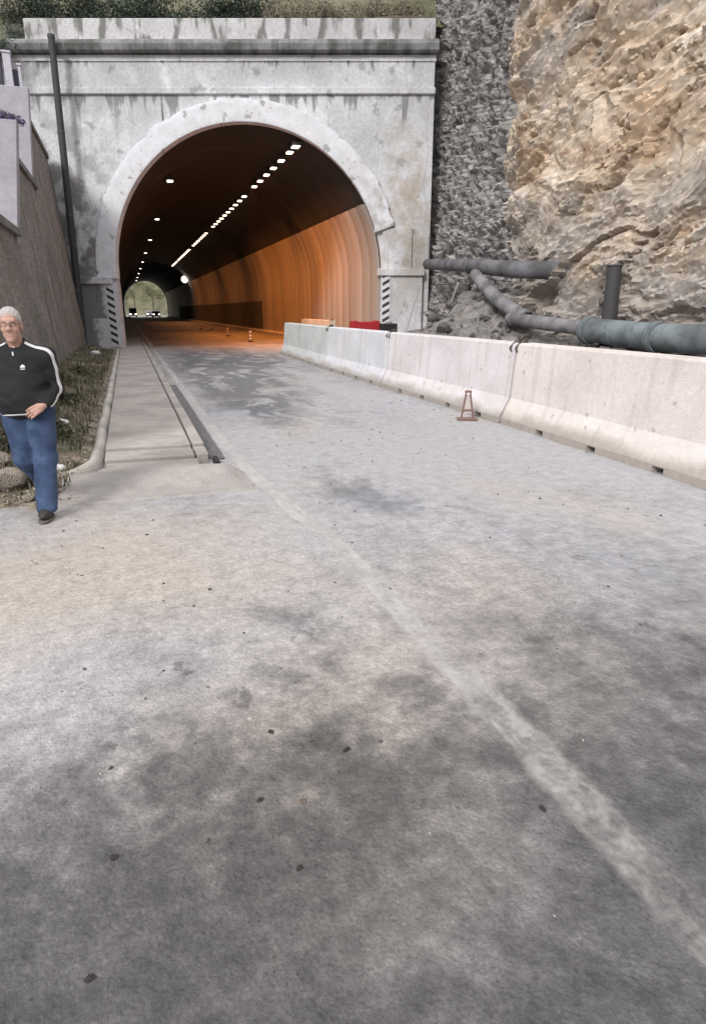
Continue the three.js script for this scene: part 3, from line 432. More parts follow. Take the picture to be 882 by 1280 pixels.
// ================================================================== CONCRETE ROAD BARRIERS
{
  const ev = new Evaluator(); ev.attributes = ['position', 'normal', 'uv'];
  const barTex = (c0, c1, seed) => tex(1024, 256, (u, v) => { const x = u * 5.5, y = v * 1.3, n = fbm(x * .9 + seed, y * 1.4, 5), run = fbm(x * 5 + seed, y * .5, 4), f = fbm(x * 14, y * 14, 3), pit = fbm(x * 6 + seed, y * 6, 3); let c = mix3(c0, c1, clamp(.4 + n * 1.3)); c = mix3(c, [150, 143, 136], sst(.1, .4, run) * .16); c = mix3(c, [120, 112, 106], sst(.36, .52, pit) * .35); c = mix3(c, [146, 137, 128], sst(.2, .02, y - .07 + .16 * n) * .7); const k = 1 + f * .06; return [c[0] * k, c[1] * k, c[2] * k]; });
  const cols = [[[222, 213, 208], [206, 196, 190]], [[222, 217, 218], [206, 200, 200]], [[218, 218, 222], [200, 200, 204]], [[206, 209, 208], [190, 193, 192]], [[196, 190, 176], [170, 166, 152]]];
  const H = 1.13;
  function barrier(a0, a1, b0, b1, label, col, slots) {
    const A = W3(a1, b1), B = W3(a0, b0), len = A.distanceTo(B), turn = Math.atan2(-(B.x - A.x), -(B.z - A.z));
    const T = thing('concrete_barrier', label, 'barrier', A, turn, 'concrete barriers along the lane');
    const s = new THREE.Shape(); [[0, 0], [0, .075], [.14, .36], [.2, H - .02], [.22, H], [.42, H], [.44, H - .02], [.5, .36], [.66, .075], [.66, 0]].forEach((p, i) => i ? s.lineTo(...p) : s.moveTo(...p)); s.closePath();
    let g = new THREE.ExtrudeGeometry(s, { depth: len - .06, bevelEnabled: true, bevelSize: .012, bevelThickness: .02, bevelSegments: 2, steps: 1 }); g.translate(0, .012, -len + .03 + .02 - .02); 
    let br = new Brush(g); br.updateMatrixWorld();
    for (const d of slots) { const c = new Brush(box(1.2, .11, .17, .3, .02, -d)); c.updateMatrixWorld(); br = ev.evaluate(br, c, SUBTRACTION); }
    g = br.geometry; for (const k of Object.keys(g.attributes)) if (!['position', 'normal'].includes(k)) g.deleteAttribute(k); g.clearGroups(); if (g.index) g = g.toNonIndexed();
    // chipped and slightly uneven edges
    const p = g.attributes.position; uvBy(g, (x, y, z) => [-z / 5.5, (y + (Math.abs(x - .33) < .13 ? .1 : 0)) / 1.3]);
    part('block', g, bumped(new THREE.MeshStandardMaterial({ map: barTex(cols[col][0], cols[col][1], col * 7 + 1), roughness: .85 }), .004, 4), T);
    const rust = M(new THREE.Color(.07, .055, .045), .8);
    for (const z of [-.05, -len + .05]) { const C = part('coupling', clean([tube([[.2, H - .12, z], [.17, H - .06, z - .06], [.22, H + .03, z], [.3, H + .02, z + .05], [.33, H - .06, z]], .016, 6), cyl(.022, .022, .3, 8, .3, H - .08, z), cyl(.04, .04, .03, 8, .3, H + .07, z)]), rust, T); }
    return T;
  }
  const sl = n => [...Array(n)].map((_, i) => .62 + i * 1.1);
  barrier(8.5, 3.2, 5.1, 4.93, 'pinkish white concrete barrier with slots along its foot, beside the big grey pipe', 0, [.9, 2.02, 3.13, 4.24]);
  barrier(13.6, 8.55, 5.13, 5.1, 'clean white concrete barrier with the small rusty stand before it', 1, sl(4));
  barrier(18.6, 13.65, 5.2, 5.13, 'white concrete barrier in front of the striped portal corner', 2, sl(4));
  barrier(25.6, 18.65, 5.5, 5.2, 'greenish grey concrete barrier ending at the tunnel mouth', 3, sl(6));
  barrier(37, 31, 9.0, 8.9, 'yellowish concrete barrier inside the tunnel against the panelled wall', 4, []);
}
// small rusty A-shaped stand at the foot of the barrier
{ const T = thing('marker_stand', 'small rusty two-legged stand on the road at the foot of the white barrier', 'stand', [1.74, 0, -10.0]);
  const r = M(new THREE.Color(.2, .12, .1), .8), w = M(new THREE.Color(.5, .45, .43), .7);
  const leg = s => tube([[s * .09, .03, 0], [s * .03, .42, 0]], .013, 8, 4); part('leg', leg(-1), r, T); part('leg', leg(1), r, T);
  part('base_plate', box(.3, .03, .16, 0, .017, 0, .006), r, T); part('top_cap', box(.1, .035, .035, 0, .43, 0, .008), r, T); part('rung', box(.13, .022, .02, 0, .15, 0), r, T); part('face_plate', (() => { const s = new THREE.Shape(); s.moveTo(-.07, 0); s.lineTo(.07, 0); s.lineTo(.035, .28); s.lineTo(-.035, .28); s.closePath(); const g = new THREE.ExtrudeGeometry(s, { depth: .006, bevelEnabled: false }); g.translate(0, .1, -.012); return g; })(), w, T);
}
// red plastic barrier and its black foot by the portal's far pilaster
{ const T = thing('plastic_barrier', 'red plastic road barrier with black foot beside the striped portal corner', 'barrier', W3(25.2, 8.8), PHI);
  const m = M(new THREE.Color(.42, .03, .035), .45);
  const s = new THREE.Shape(); [[-.6, .12], [.6, .12], [.56, 1.17], [.4, 1.2], [.3, 1.15], [-.3, 1.15], [-.4, 1.2], [-.56, 1.17]].forEach((p, i) => i ? s.lineTo(...p) : s.moveTo(...p)); s.closePath();
  for (const [x, y] of [[-.28, .75], [.28, .75]]) { const h = new THREE.Path(); h.absarc(x, y, .14, 0, 6.28); s.holes.push(h); }
  const g = new THREE.ExtrudeGeometry(s, { depth: .24, bevelEnabled: true, bevelSize: .03, bevelThickness: .03, bevelSegments: 3 }); g.translate(0, 0, -.12); part('body', g, m, T); part('foot', box(1.3, .14, .5, 0, .07, 0, .03), M(new THREE.Color(.02, .02, .02), .7), T);
  const T2 = thing('rubber_block', 'black rubber block beside the red plastic barrier', 'block', W3(24.6, 9.55), PHI); part('block_body', box(.62, 1.12, .4, 0, .56, 0, .04), M(new THREE.Color(.018, .018, .018), .7), T2); part('grip', tube([[-.12, 1.11, 0], [-.1, 1.16, 0], [.1, 1.16, 0], [.12, 1.11, 0]], .015, 6), M(new THREE.Color(.03, .03, .03), .6), T2);
}

// ================================================================== PIPES ON THE SPOIL HEAP
{
  const grey = (c, k) => bumped(mapped(concreteTex(c.map(x => x * 1.18), c.map(x => x * .74), k, 1.6), .9), .003, 2);
  const teal = grey([102, 109, 112], 41), mid = grey([112, 110, 112], 43), dark = grey([94, 93, 96], 45);
  const run = (name, label, pts, r, mat, flanges, group) => {
    const v = pts.map(p => W3(...p)), T = thing(name, label, 'pipe', v[0].clone().setY(v[0].y - r), 0, group), o = T.position, loc = v.map(p => p.clone().sub(o));
    const outer = tube(loc, r, 24, 40), inner = tube(loc, r * .9, 20, 40); uvBy(outer, (x, y, z) => [Math.hypot(x, z) / 3, y / 3]);
    part('tube', outer, mat, T); part('bore', inner, mat, T);
    const cv = new THREE.CatmullRomCurve3(loc, false, 'catmullrom', .2); for (const t of flanges) { const p = cv.getPointAt(t), d = cv.getTangentAt(t), g = new THREE.CylinderGeometry(r * 1.13, r * 1.13, .16, 26); g.applyQuaternion(new THREE.Quaternion().setFromUnitVectors(new THREE.Vector3(0, 1, 0), d)); g.translate(p.x, p.y, p.z); part('collar', g, mat, T); }
    return T;
  };
  run('water_pipe', 'thick blue-grey pipe with collars lying behind the pinkish barrier', [[3.4, 8.2, 1.16], [6.2, 8.3, 1.2], [8.9, 8.33, 1.17], [11.15, 8.45, 1.24]], .225, teal, [.02, .255, .74, .985]);
  run('water_pipe', 'thin dark grey pipe joining the thick blue-grey pipe', [[11.1, 8.36, 1.27], [12.2, 8.3, 1.33], [13.8, 8.35, 1.42]], .14, mid, [.04, .95]);
  run('water_pipe', 'grey pipe climbing the spoil heap at a slant', [[13.2, 8.4, 1.42], [14.6, 8.45, 1.86], [16.6, 8.9, 2.5]], .16, mid, [.03]);
  run('water_pipe', 'long dark pipe running from the rock to the portal impost', [[12.7, 9.4, 2.42], [14.1, 8.6, 2.5], [19, 9.75, 2.9], [25.0, 11.3, 3.32]], .19, dark, [.45]);
  // upright dark pipe stub against the rock
  { const p = W3(10.9, 8.75, .9), T = thing('pipe_stub', 'dark upright pipe standing against the rock behind the blue-grey pipe', 'pipe', p); const g = cyl(.13, .15, 1.5, 18, 0, .75, 0); part('tube', g, M(new THREE.Color(.05, .047, .05), .7), T); part('rim', (() => { const t = new THREE.TorusGeometry(.13, .018, 8, 20); t.rotateX(Math.PI / 2); t.translate(0, 1.5, 0); return t; })(), M(new THREE.Color(.06, .057, .06), .7), T); }
  // two thin stakes in the heap
  for (const [p, q2, label] of [[[19.28, 8.5, 2.36], [20.14, 8.5, 1.18], 'thin pale stake leaning beside the portal edge'], [[16.79, 8.5, 2.28], [17.77, 8.5, 1.01], 'thin pale stake leaning in the spoil heap']]) {
    const top = W3(...p), low = W3(...q2), dir = low.clone().sub(top); let f = 1; while (f < 2.4) { const v = top.clone().addScaledVector(dir, f); if (v.y < spoilY(v.x * AX + v.z * AZ, v.x * RX + v.z * RZ) - .12) break; f += .05; }
    const foot = top.clone().addScaledVector(dir, f), T = thing('stake', label, 'stake', foot, 0, 'stakes in the heap'), d = top.clone().sub(foot); part('rod', tube([[0, 0, 0], d.toArray()], .018, 8, 3), M(new THREE.Color(.6, .59, .59), .5), T); part('tip', new THREE.SphereGeometry(.026, 10, 8).translate(...d.toArray()), M(new THREE.Color(.6, .58, .56), .5), T); }
  // loose rocks
  const rm = [[150, 146, 142], [128, 124, 121], [168, 156, 140]].map((c, i) => mapped(concreteTex(c, c.map(x => x * .7), 50 + i), 1, .02, 2)), q = rng(77), shapes = [...Array(6)].map((_, i) => stone(100 + i, 1));
  const named = [[9.6, 6.5, .13, 'pale'], [10.6, 6.6, .16, 'pale'], [12.1, 7.2, .2, 'grey'], [14.8, 7.2, .24, 'grey'], [16.2, 7.6, .22, 'grey'], [17.2, 8.6, .24, 'grey'], [8.3, 6.4, .1, 'pale'], [19.2, 9.9, .28, 'grey'], [11.4, 6.4, .14, 'pale'], [13.2, 6.6, .18, 'grey']];
  named.forEach(([a, b, r, c], i) => { const g = shapes[i % 6].clone(); g.scale(r, r, r); const T = single('rock', g, rm[c === 'pale' ? 0 : 1], c === 'pale' ? 'pale angular rock lying on the spoil heap just behind the barrier' : 'grey angular rock lying on the spoil heap below the pipes', 'rock', W3(a, b, spoilY(a, b) - r * .25), q() * 6, c === 'pale' ? 'pale rocks behind the barrier' : 'grey rocks below the pipes'); });
  const inst = new THREE.InstancedMesh(shapes[0], rm[0], 1500), m4 = new THREE.Matrix4(), qt = new THREE.Quaternion(), sc = new THREE.Vector3(), col = new THREE.Color();
  for (let i = 0; i < 1500; i++) { const a = 4 + q() * 23, b = 5.9 + q() ** 1.5 * 4.6, r = .02 + .09 * q() ** 3, p = W3(a, b, spoilY(a, b) - r * .2); qt.setFromEuler(new THREE.Euler(q() * .6, q() * 6.28, q() * .6)); sc.set(r * (.7 + q() * .6), r, r * (.7 + q() * .6)); m4.compose(p, qt, sc); inst.setMatrixAt(i, m4); const k = .55 + q() * .7; inst.setColorAt(i, col.setRGB(k, k * .98, k * (.92 + q() * .08))); }
  inst.name = 'rubble'; inst.userData = { kind: 'stuff', label: 'grey broken rubble covering the heap behind the barriers', category: 'rubble' }; inst.castShadow = inst.receiveShadow = true; scene.add(inst);
}

// ================================================================== TUNNEL LAMPS (lit)
{
  const K = 5522, vault = x => CYP + Math.sqrt((RP + .0) ** 2 - (x - CXP) ** 2);
  const house = M(new THREE.Color(.06, .06, .06), .6);
  function lamp(d, x, w, len, color, glow, cd, label, group, ang) {
    const y = vault(x) - .28, p = bz(x, y, d), T = thing('tunnel_lamp', label, 'lamp', p, PHI, group);
    part('housing', box(w + .06, .12, len + .06, 0, .07, 0, .02), house, T); part('bracket', box(.05, .34, .05, 0, .27, 0), house, T);
    part('lamp_glass', box(w, .07, len, 0, 0, 0, .02), new THREE.MeshStandardMaterial({ color: 0x222222, emissive: color, emissiveIntensity: glow, roughness: .4 }), T);
    if (cd) { const s = new THREE.SpotLight(color, cd, 0, ang, .5, 2); s.position.set(p[0], p[1] - .06, p[2]); s.target.position.set(p[0] + RX * 1.6, 0, p[2] + RZ * 1.6); s.castShadow = true; s.shadow.radius = 8; scene.add(s, s.target); }
  }
  const sod = new THREE.Color(1, .3, .045), sodG = new THREE.Color(1, .72, .55), white = new THREE.Color(1, .9, .82);
  let n = 0;
  lamp(.6, -2.1, .3, .42, white, 1.4, 0, 'dim lamp of the orange row, first inside the arch', null, 1.2);
  for (let k = 0; k < 47; k++) { const zc = 27.1 + k * 1.5; if (k === 6 || k === 17 || k === 18 || k === 27 || k === 28 || k === 40) continue; const d = (zc - 25.6) / .908, bright = k < 8 ? 52 : k < 14 ? 34 : 12; lamp(d, -2.1, .24, .36, sodG, 4, bright, 'orange sodium lamp in the long close-set row under the vault', 'close-set orange lamps', .95); }
  // the sodium lamps light in a deeper orange than the glass shows
  scene.traverse(o => { if (o.isSpotLight) o.color.copy(sod); });
  for (let k = 0; k < 9; k++) { const d = (32.6 + k * 13.7 - 25.64) / .908; lamp(d, -6.7, .28, .36, white, 3, 5, 'white lamp in the wide-spaced row under the vault', 'wide-spaced white lamps', 1.1); }
  // round lit sign high on the panelled wall
  const d = 82, p = bz(CXP + 4.2, 6.15, d), T = thing('lit_sign', 'round white lit sign high on the panelled tunnel wall', 'sign', p, PHI);
  const ring = new THREE.TorusGeometry(.42, .1, 12, 32); part('glow_ring', ring, new THREE.MeshStandardMaterial({ color: 0x333333, emissive: new THREE.Color(1, .86, .74), emissiveIntensity: 1.2 }), T); part('disc', new THREE.CylinderGeometry(.42, .42, .1, 32).rotateX(Math.PI / 2).translate(0, 0, -.06), M(new THREE.Color(.35, .3, .25), .6), T); part('bracket', box(1.2, .16, .16, .9, .1, -.2), house, T);
  const pl = new THREE.PointLight(new THREE.Color(1, .86, .74), 4); pl.position.set(p[0] - AX * .4, p[1], p[2] - AZ * .4); pl.castShadow = true; pl.shadow.radius = 20; scene.add(pl);
}
// lane delineators inside the tunnel
for (const [a, b, h, label] of [[36.2, 6.17, .6, 'delineator post with three white bands just inside the tunnel'], [44.7, 6.15, .55, 'delineator post with three white bands further into the tunnel'], [60, 6.9, .55, 'dull delineator post deep in the tunnel beside its twin'], [62.5, 6.2, .55, 'dull delineator post deep in the tunnel toward the lane']]) {
  const T = thing('delineator', label, 'delineator', W3(a, b, -.01)); const or = M(new THREE.Color(.45, .12, .03), .6), wh = M(new THREE.Color(.85, .85, .82), .4);
  part('base', new THREE.LatheGeometry([[0, 0], [.16, 0], [.16, .04], [.06, .07], [0, .07]].map(p => new THREE.Vector2(...p)), 16), M(new THREE.Color(.03, .03, .03), .8), T); part('post', cyl(.04, .05, h - .06, 14, 0, .06 + (h - .06) / 2, 0), or, T); for (const k of [.28, .55, .86]) part('band', cyl(.056, .056, .09, 14, 0, h * k, 0), wh, T);
}

// ================================================================== BEYOND THE FAR MOUTH
{
  const c = W3(330, 30), g = grid(60, 40, (i, j) => { const a = 235 + 160 * j, b = -90 + 200 * i, lane = sst(9, 22, Math.abs(b - 3 + (a - 235) * .12)), p = W3(a, b, -.2 + (2 + 55 * sst(0, 1, j) + 5 * fbm(a * .03, b * .03, 4)) * Math.max(lane, sst(.18, .5, j))); return [p.x, p.y, p.z, a / 30, b / 30]; });
  struct('far_hillside', g, mapped(concreteTex([112, 106, 86], [72, 76, 52], 61, 1.1), 1));
  const tm = leafMat; const spots = [[240, -2, 3.4], [244, 16, 3], [250, 9, 4.5], [262, 3, 5], [256, -8, 4]];
  spots.forEach(([a, b, r], i) => { const p = W3(a, b, .3 + (a - 240) * .12), T = thing('far_tree', ['bushy olive tree beside the road beyond the tunnel', 'round olive tree seen through the far tunnel mouth', 'tall pale tree on the slope beyond the tunnel', 'large pale tree behind the others beyond the tunnel', 'spreading tree on the slope edge beyond the tunnel'][i], 'tree', p, 0, 'trees beyond the tunnel');
    part('trunk', tube([[0, -1.5, 0], [.15, r * .6, 0], [-.1, r * 1.1, .1]], .22, 8), M(new THREE.Color(.12, .09, .06), .9), T);
    const cl = [...Array(14)].map((_, k) => [(hash(i, k, 1) - .5) * r * 1.4, r * (.7 + hash(i, k, 2) * 1.1), (hash(i, k, 3) - .5) * r * 1.4]);
    part('crown', leafMass(1600, q => { const m = cl[Math.floor(q() * cl.length)], s = r * .42; return [m[0] + (q() + q() - 1) * s, m[1] + (q() + q() - 1) * s, m[2] + (q() + q() - 1) * s]; }, .28, [[.16, .17, .08], [.2, .2, .1], [.11, .12, .05]], 300 + i), tm, T); });
}
// ---- vehicles near the far mouth
function car(a, b, turn, col, label, van) {
  const T = thing('parked_car', label, 'car', W3(a, b, -.01), PHI + turn), H = van ? 2.1 : 1.46, s = new THREE.Shape();
  const prof = van ? [[-2.3, .35], [2.25, .35], [2.3, .9], [1.9, 1.15], [1.2, 1.98], [1.0, H], [-2.2, H], [-2.3, 1.9]] : [[-2.1, .32], [2.1, .32], [2.15, .7], [1.95, .86], [1.0, .97], [.35, 1.4], [.1, H], [-1.1, H], [-1.75, 1.05], [-2.1, .95]];
  prof.forEach((p, i) => i ? s.lineTo(...p) : s.moveTo(...p)); s.closePath();
  const g = new THREE.ExtrudeGeometry(s, { depth: 1.6, bevelEnabled: true, bevelSize: .06, bevelThickness: .08, bevelSegments: 3 }); g.translate(0, 0, -.8); g.rotateY(-Math.PI / 2);   // front faces +z
  part('body', g, new THREE.MeshPhysicalMaterial({ color: col, roughness: .35, clearcoat: .8 }), T);
  const glass = M(new THREE.Color(.02, .025, .03), .1), [p0, p1] = van ? [[1.93, 1.2], [1.25, 1.93]] : [[1.03, 1.02], [.42, 1.38]];
  const ws = new THREE.BoxGeometry(1.4, Math.hypot(p0[0] - p1[0], p0[1] - p1[1]) * .9, .02); ws.rotateX(-Math.atan2(p0[0] - p1[0], p1[1] - p0[1])); ws.translate(0, (p0[1] + p1[1]) / 2 + .05, (p0[0] + p1[0]) / 2 + .06); part('windscreen', ws, glass, T);
  for (const sx of [-1, 1]) { part('side_window', box(.02, .34, van ? 1.1 : 1.5, sx * .885, H - .36, van ? .4 : -.45), glass, T);
    for (const z of [-1.35, 1.35]) { const w = part('wheel', cyl(.33, .33, .24, 20).rotateZ(Math.PI / 2), M(new THREE.Color(.02, .02, .02), .8), T, [sx * .8, .33, z]); part('rim', cyl(.19, .19, .26, 16).rotateZ(Math.PI / 2), M(new THREE.Color(.4, .4, .4), .4, { metalness: .8 }), w); }
    part('headlight', box(.34, .17, .08, sx * .6, .72, van ? 2.34 : 2.18, .03), new THREE.MeshStandardMaterial({ color: 0x888888, emissive: new THREE.Color(1, .95, .88), emissiveIntensity: 6 }), T); }
  part('number_plate', box(.5, .11, .02, 0, .45, van ? 2.38 : 2.23), M(new THREE.Color(.7, .7, .68), .6), T);
}
car(176, 1.5, 0, new THREE.Color(.75, .74, .74), 'white van with its headlights on beyond the far tunnel mouth', true);
car(168, 6.6, 0, new THREE.Color(.3, .015, .02), 'dark red car with its headlights on at the far tunnel mouth', false);
car(182, 5.6, 0, new THREE.Color(.72, .7, .68), 'pale car behind the dark red car beyond the tunnel', false);

// ================================================================== SHRUBS, GRASS AND LITTER
{
  const greens = [[.035, .055, .035], [.05, .075, .045], [.025, .04, .03], [.07, .09, .06]], pale = [[.14, .17, .14], [.1, .13, .1], [.2, .22, .19]], dry = [[.28, .24, .17], [.2, .17, .12], [.35, .31, .24], [.14, .12, .08]];
  const wood = M(new THREE.Color(.1, .08, .06), .9);
  function shrub(x, y, z, rx, ry, rz, n, cols, size, label, seed, group) {
    const T = thing('shrub', label, 'shrub', [x, y, z], 0, group), q = rng(seed), cl = [...Array(Math.round(10 + rx * 6))].map(() => { const t = q() * 6.28, r = Math.sqrt(q()), h = q(); return [Math.cos(t) * r * rx, ry * (.12 + h * .85) * (1.1 - r * .35), Math.sin(t) * r * rz, .25 + q() * .3]; });
    part('stems', clean(cl.filter((_, i) => i % 2 === 0).map(c => tube([[c[0] * .2, -.1, c[2] * .2], [c[0] * .6, c[1] * .5, c[2] * .6], [c[0], c[1], c[2]]], .018, 5, 6))), wood, T);
    part('foliage', leafMass(n, p => { const c = cl[Math.floor(p() * cl.length)]; let a, b, d; do { a = p() * 2 - 1; b = p() * 2 - 1; d = p() * 2 - 1; } while (a * a + b * b + d * d > 1); const s = c[3] * (ry * .5 + .3); return [c[0] + a * s * 1.3, Math.max(0, c[1] + b * s), c[2] + d * s]; }, size, cols, seed + 1), leafMat, T);
  }
  const G = 'dark shrubs along the top of the portal';
  for (let i = 0; i < 9; i++) shrub(-12.9 + i * 1.12, 11.6 + .25 * hash(i, 1), PZ - 1.5 - .5 * hash(i, 2), .95, 1.5 + .5 * hash(i, 3), .7, 2600, greens, .07, 'dark green shrub growing behind the portal parapet', 500 + i * 3, G);
  shrub(-12.6, 11.33, PZ - .4, .5, .75, .4, 1100, pale, .05, 'pale grey-green shrub at the end of the parapet above the pole', 560);
  shrub(-13.7, 10.2, PZ + .9, .9, 1.5, .6, 2400, [...pale, ...greens], .06, 'mixed green shrub spilling over the corner between wall and portal', 563);
  for (let i = 0; i < 4; i++) shrub(-13.3 - i * .8, TIER[2][2] + .08, PZ + 1.2 + i * .6 - (i > 1 ? .5 : 0), .6, 1.6 + .5 * i, .6, 2000, greens, .07, 'dark shrub on the highest wall step behind the posts', 570 + i * 3, 'shrubs on the highest wall step');
  for (let i = 0; i < 5; i++) shrub(-2.7 + i * 1.15, 12.1, PZ - 1.2, .7, .85 + .3 * hash(i, 7), .5, 1500, dry, .05, 'dry brown scrub behind the parapet near the rock', 600 + i * 3, 'dry scrub above the portal');
  stuff('dry_grass', blades(2600, q => { const x = -3.4 + q() * 6.4; return [x, 12.0 + q() * .2, PZ - .95 - q() * .8]; }, .5, .012, dry, 640, 1), bladeMat, 'dry grass tufts hanging behind the parapet', 'grass');
  { const T = single('fallen_log', tube([[-1.1, .12, 0], [0, .16, .03], [1.2, .13, -.04]], .1, 10), wood, 'fallen dry log lying above the end of the parapet', 'log', [2.0, 12.05, PZ - .6]); }
  // verge: grass, weeds, leaf litter
  const V = (a, b) => { const p = W3(a, b, vergeY(a, b) + .0); return [p.x, p.y - .01, p.z]; };
  stuff('verge_grass', blades(9000, q => { const a = 6.3 + 22 * q() ** 1.3, b = -.62 - 1.2 * q(); if (fbm(a * 1.3 + 4, b * 1.6, 3) < -.05 - .25 * sst(8, 11, a)) return null; return V(a, b); }, .13, .006, [[.07, .085, .04], [.1, .1, .055], [.2, .17, .11], [.045, .06, .03], [.26, .23, .17]], 660, 1.1), bladeMat, 'short patchy grass and weeds on the verge', 'grass');
  stuff('leaf_litter', leafMass(2600, q => { const a = 6 + 20 * q() ** 1.5, b = -.5 - 1.25 * q(), p = V(a, b); return [p[0], p[1] + .02, p[2]]; }, .028, [[.3, .24, .17], [.2, .15, .1], [.4, .36, .3], [.13, .1, .07]], 664), bladeMat, 'brown fallen leaves scattered over the verge', 'leaves');
  for (let i = 0; i < 6; i++) { const a = [7.6, 8.7, 9.8, 11.6, 14, 17][i], b = [-1.25, -.95, -1.4, -1.1, -1.3, -1.2][i], p = W3(a, b, vergeY(a, b) - .02), T = thing('weed', ['broad-leaved weed on the verge where the pavement starts', 'low weed on the verge beside the mortar edging', 'leafy weed at the foot of the stained wall', 'weed on the verge beside the second pavement slab', 'bushy weed on the verge by the middle wall step', 'tall weed on the verge toward the pole'][i], 'weed', p); part('leaves', leafMass(260, q => { const t = q() * 6.28, r = q() * .24; return [Math.cos(t) * r, .02 + q() * .2 * (1.2 - r * 3), Math.sin(t) * r]; }, .05, [[.06, .08, .035], [.09, .1, .05], [.16, .15, .09]], 680 + i), leafMat, T); part('stem', tube([[0, -.02, 0], [.02, .1, .01], [0, .2, 0]], .008, 5), M(new THREE.Color(.08, .09, .04), .9), T); }
  const paper = M(new THREE.Color(.75, .75, .77), .8), crump = (s, i) => { const g = new THREE.IcosahedronGeometry(s, 2); const p = g.attributes.position; for (let k = 0; k < p.count; k++) { const f = 1 + .5 * n2(p.getX(k) * 30 / (s * 20) + i, p.getY(k) * 20 + p.getZ(k) * 25); p.setXYZ(k, p.getX(k) * f * 1.3, Math.max(-s * .5, p.getY(k) * f * .7), p.getZ(k) * f); } g.translate(0, s * .45, 0); g.computeVertexNormals(); return g; };
  [[9.6, -.98, .07, 'crumpled white paper lying in the verge grass'], [7.0, -.78, .045, 'small white scrap on the verge by the pavement end'], [24.8, -1.15, .12, 'white bag lying at the foot of the pole']].forEach(([a, b, s, l], i) => single('litter', crump(s, i * 5), paper, l, 'litter', W3(a, b, vergeY(a, b))));
  // stones in the verge
  const sm = mapped(concreteTex([170, 160, 148], [126, 118, 108], 71), 1, .02, 2);
  [[6.35, -1.15, .16], [6.2, -1.5, .22], [6.9, -1.3, .12], [6.55, -.72, .07], [7.4, -1.0, .09], [6.05, -.95, .06]].forEach(([a, b, r], i) => { const g = stone(200 + i, r); single('stone', g, sm, ['rounded stone behind the walking man', 'large stone at the foot of the wall end', 'pale stone among the leaf litter', 'small stone at the flare of the mortar edging', 'stone in the verge grass beside the edging', 'small stone on the road edge behind the man'][i], 'stone', W3(a, b, vergeY(a, b) - r * .2), i * 1.3); });
  // clods and crumbs of dried mud on the road
  const mud = mapped(concreteTex([58, 54, 52], [38, 36, 36], 81), 1, .01, 4), mudB = mapped(concreteTex([116, 100, 88], [88, 76, 68], 83), 1, .01, 4);
  [[1.37, -.24, .019, 'black clod of mud lying alone on the bare road'], [2.02, .64, .02, 'dark mud crumb in the trail beside the edge line'], [2.22, .39, .018, 'dark mud crumb at the start of the trail'], [1.81, .42, .016, 'brown flattened mud clod on the road'], [1.86, .28, .016, 'dark clod beside the brown flattened clod'], [1.52, 1.17, .018, 'dark flake of mud lying on the edge line'], [1.75, -.19, .02, 'dark clod on the darkened near road'], [1.54, .34, .017, 'dark crumb between the clods and the edge line']].forEach(([a, b, r, l], i) => { const g = stone(230 + i, r * .62, .42); g.scale(1.5, 1, 1); single('mud_clod', g, i === 3 ? mudB : mud, l, 'clod', W3(a, b, -.002 + .012 * fbm(a * .6, b * .6, 4)), i); });
  const cg = new THREE.IcosahedronGeometry(1, 0), N = 1800, im = new THREE.InstancedMesh(cg, M(new THREE.Color(1, 1, 1), 1), N), m4 = new THREE.Matrix4(), e = new THREE.Euler(), qn = new THREE.Quaternion(), q = rng(99), sc = new THREE.Vector3(), c = new THREE.Color();
  let k = 0; while (k < N) { const a = .6 + 11 * q() ** 1.5, b = -1.6 + 6.6 * q(); const den = fbm(a * .9 - 30, b * .9, 3) + .5 * fbm(a * 3, b * 3 + 9, 2); if (den < -.02 + .1 * q() && q() > .12) continue; const r = (.0012 + .0055 * q() ** 6) * (1 + a * .08), p = W3(a, b, .001 + .012 * fbm(a * .6, b * .6, 4)); e.set(q() * 6, q() * 6, q() * 6); sc.set(r * (1 + q()), r * .7, r * (1 + q())); m4.compose(p, qn.setFromEuler(e), sc); im.setMatrixAt(k, m4); const v = q() < .75 ? .035 + .08 * q() : .25 + .2 * q(); im.setColorAt(k, c.setRGB(v * 1.05, v, v * .95)); k++; }
  im.name = 'grit'; im.userData = { kind: 'stuff', label: 'grit and crumbs of dried mud strewn over the road', category: 'grit' }; im.castShadow = im.receiveShadow = true; scene.add(im);
}

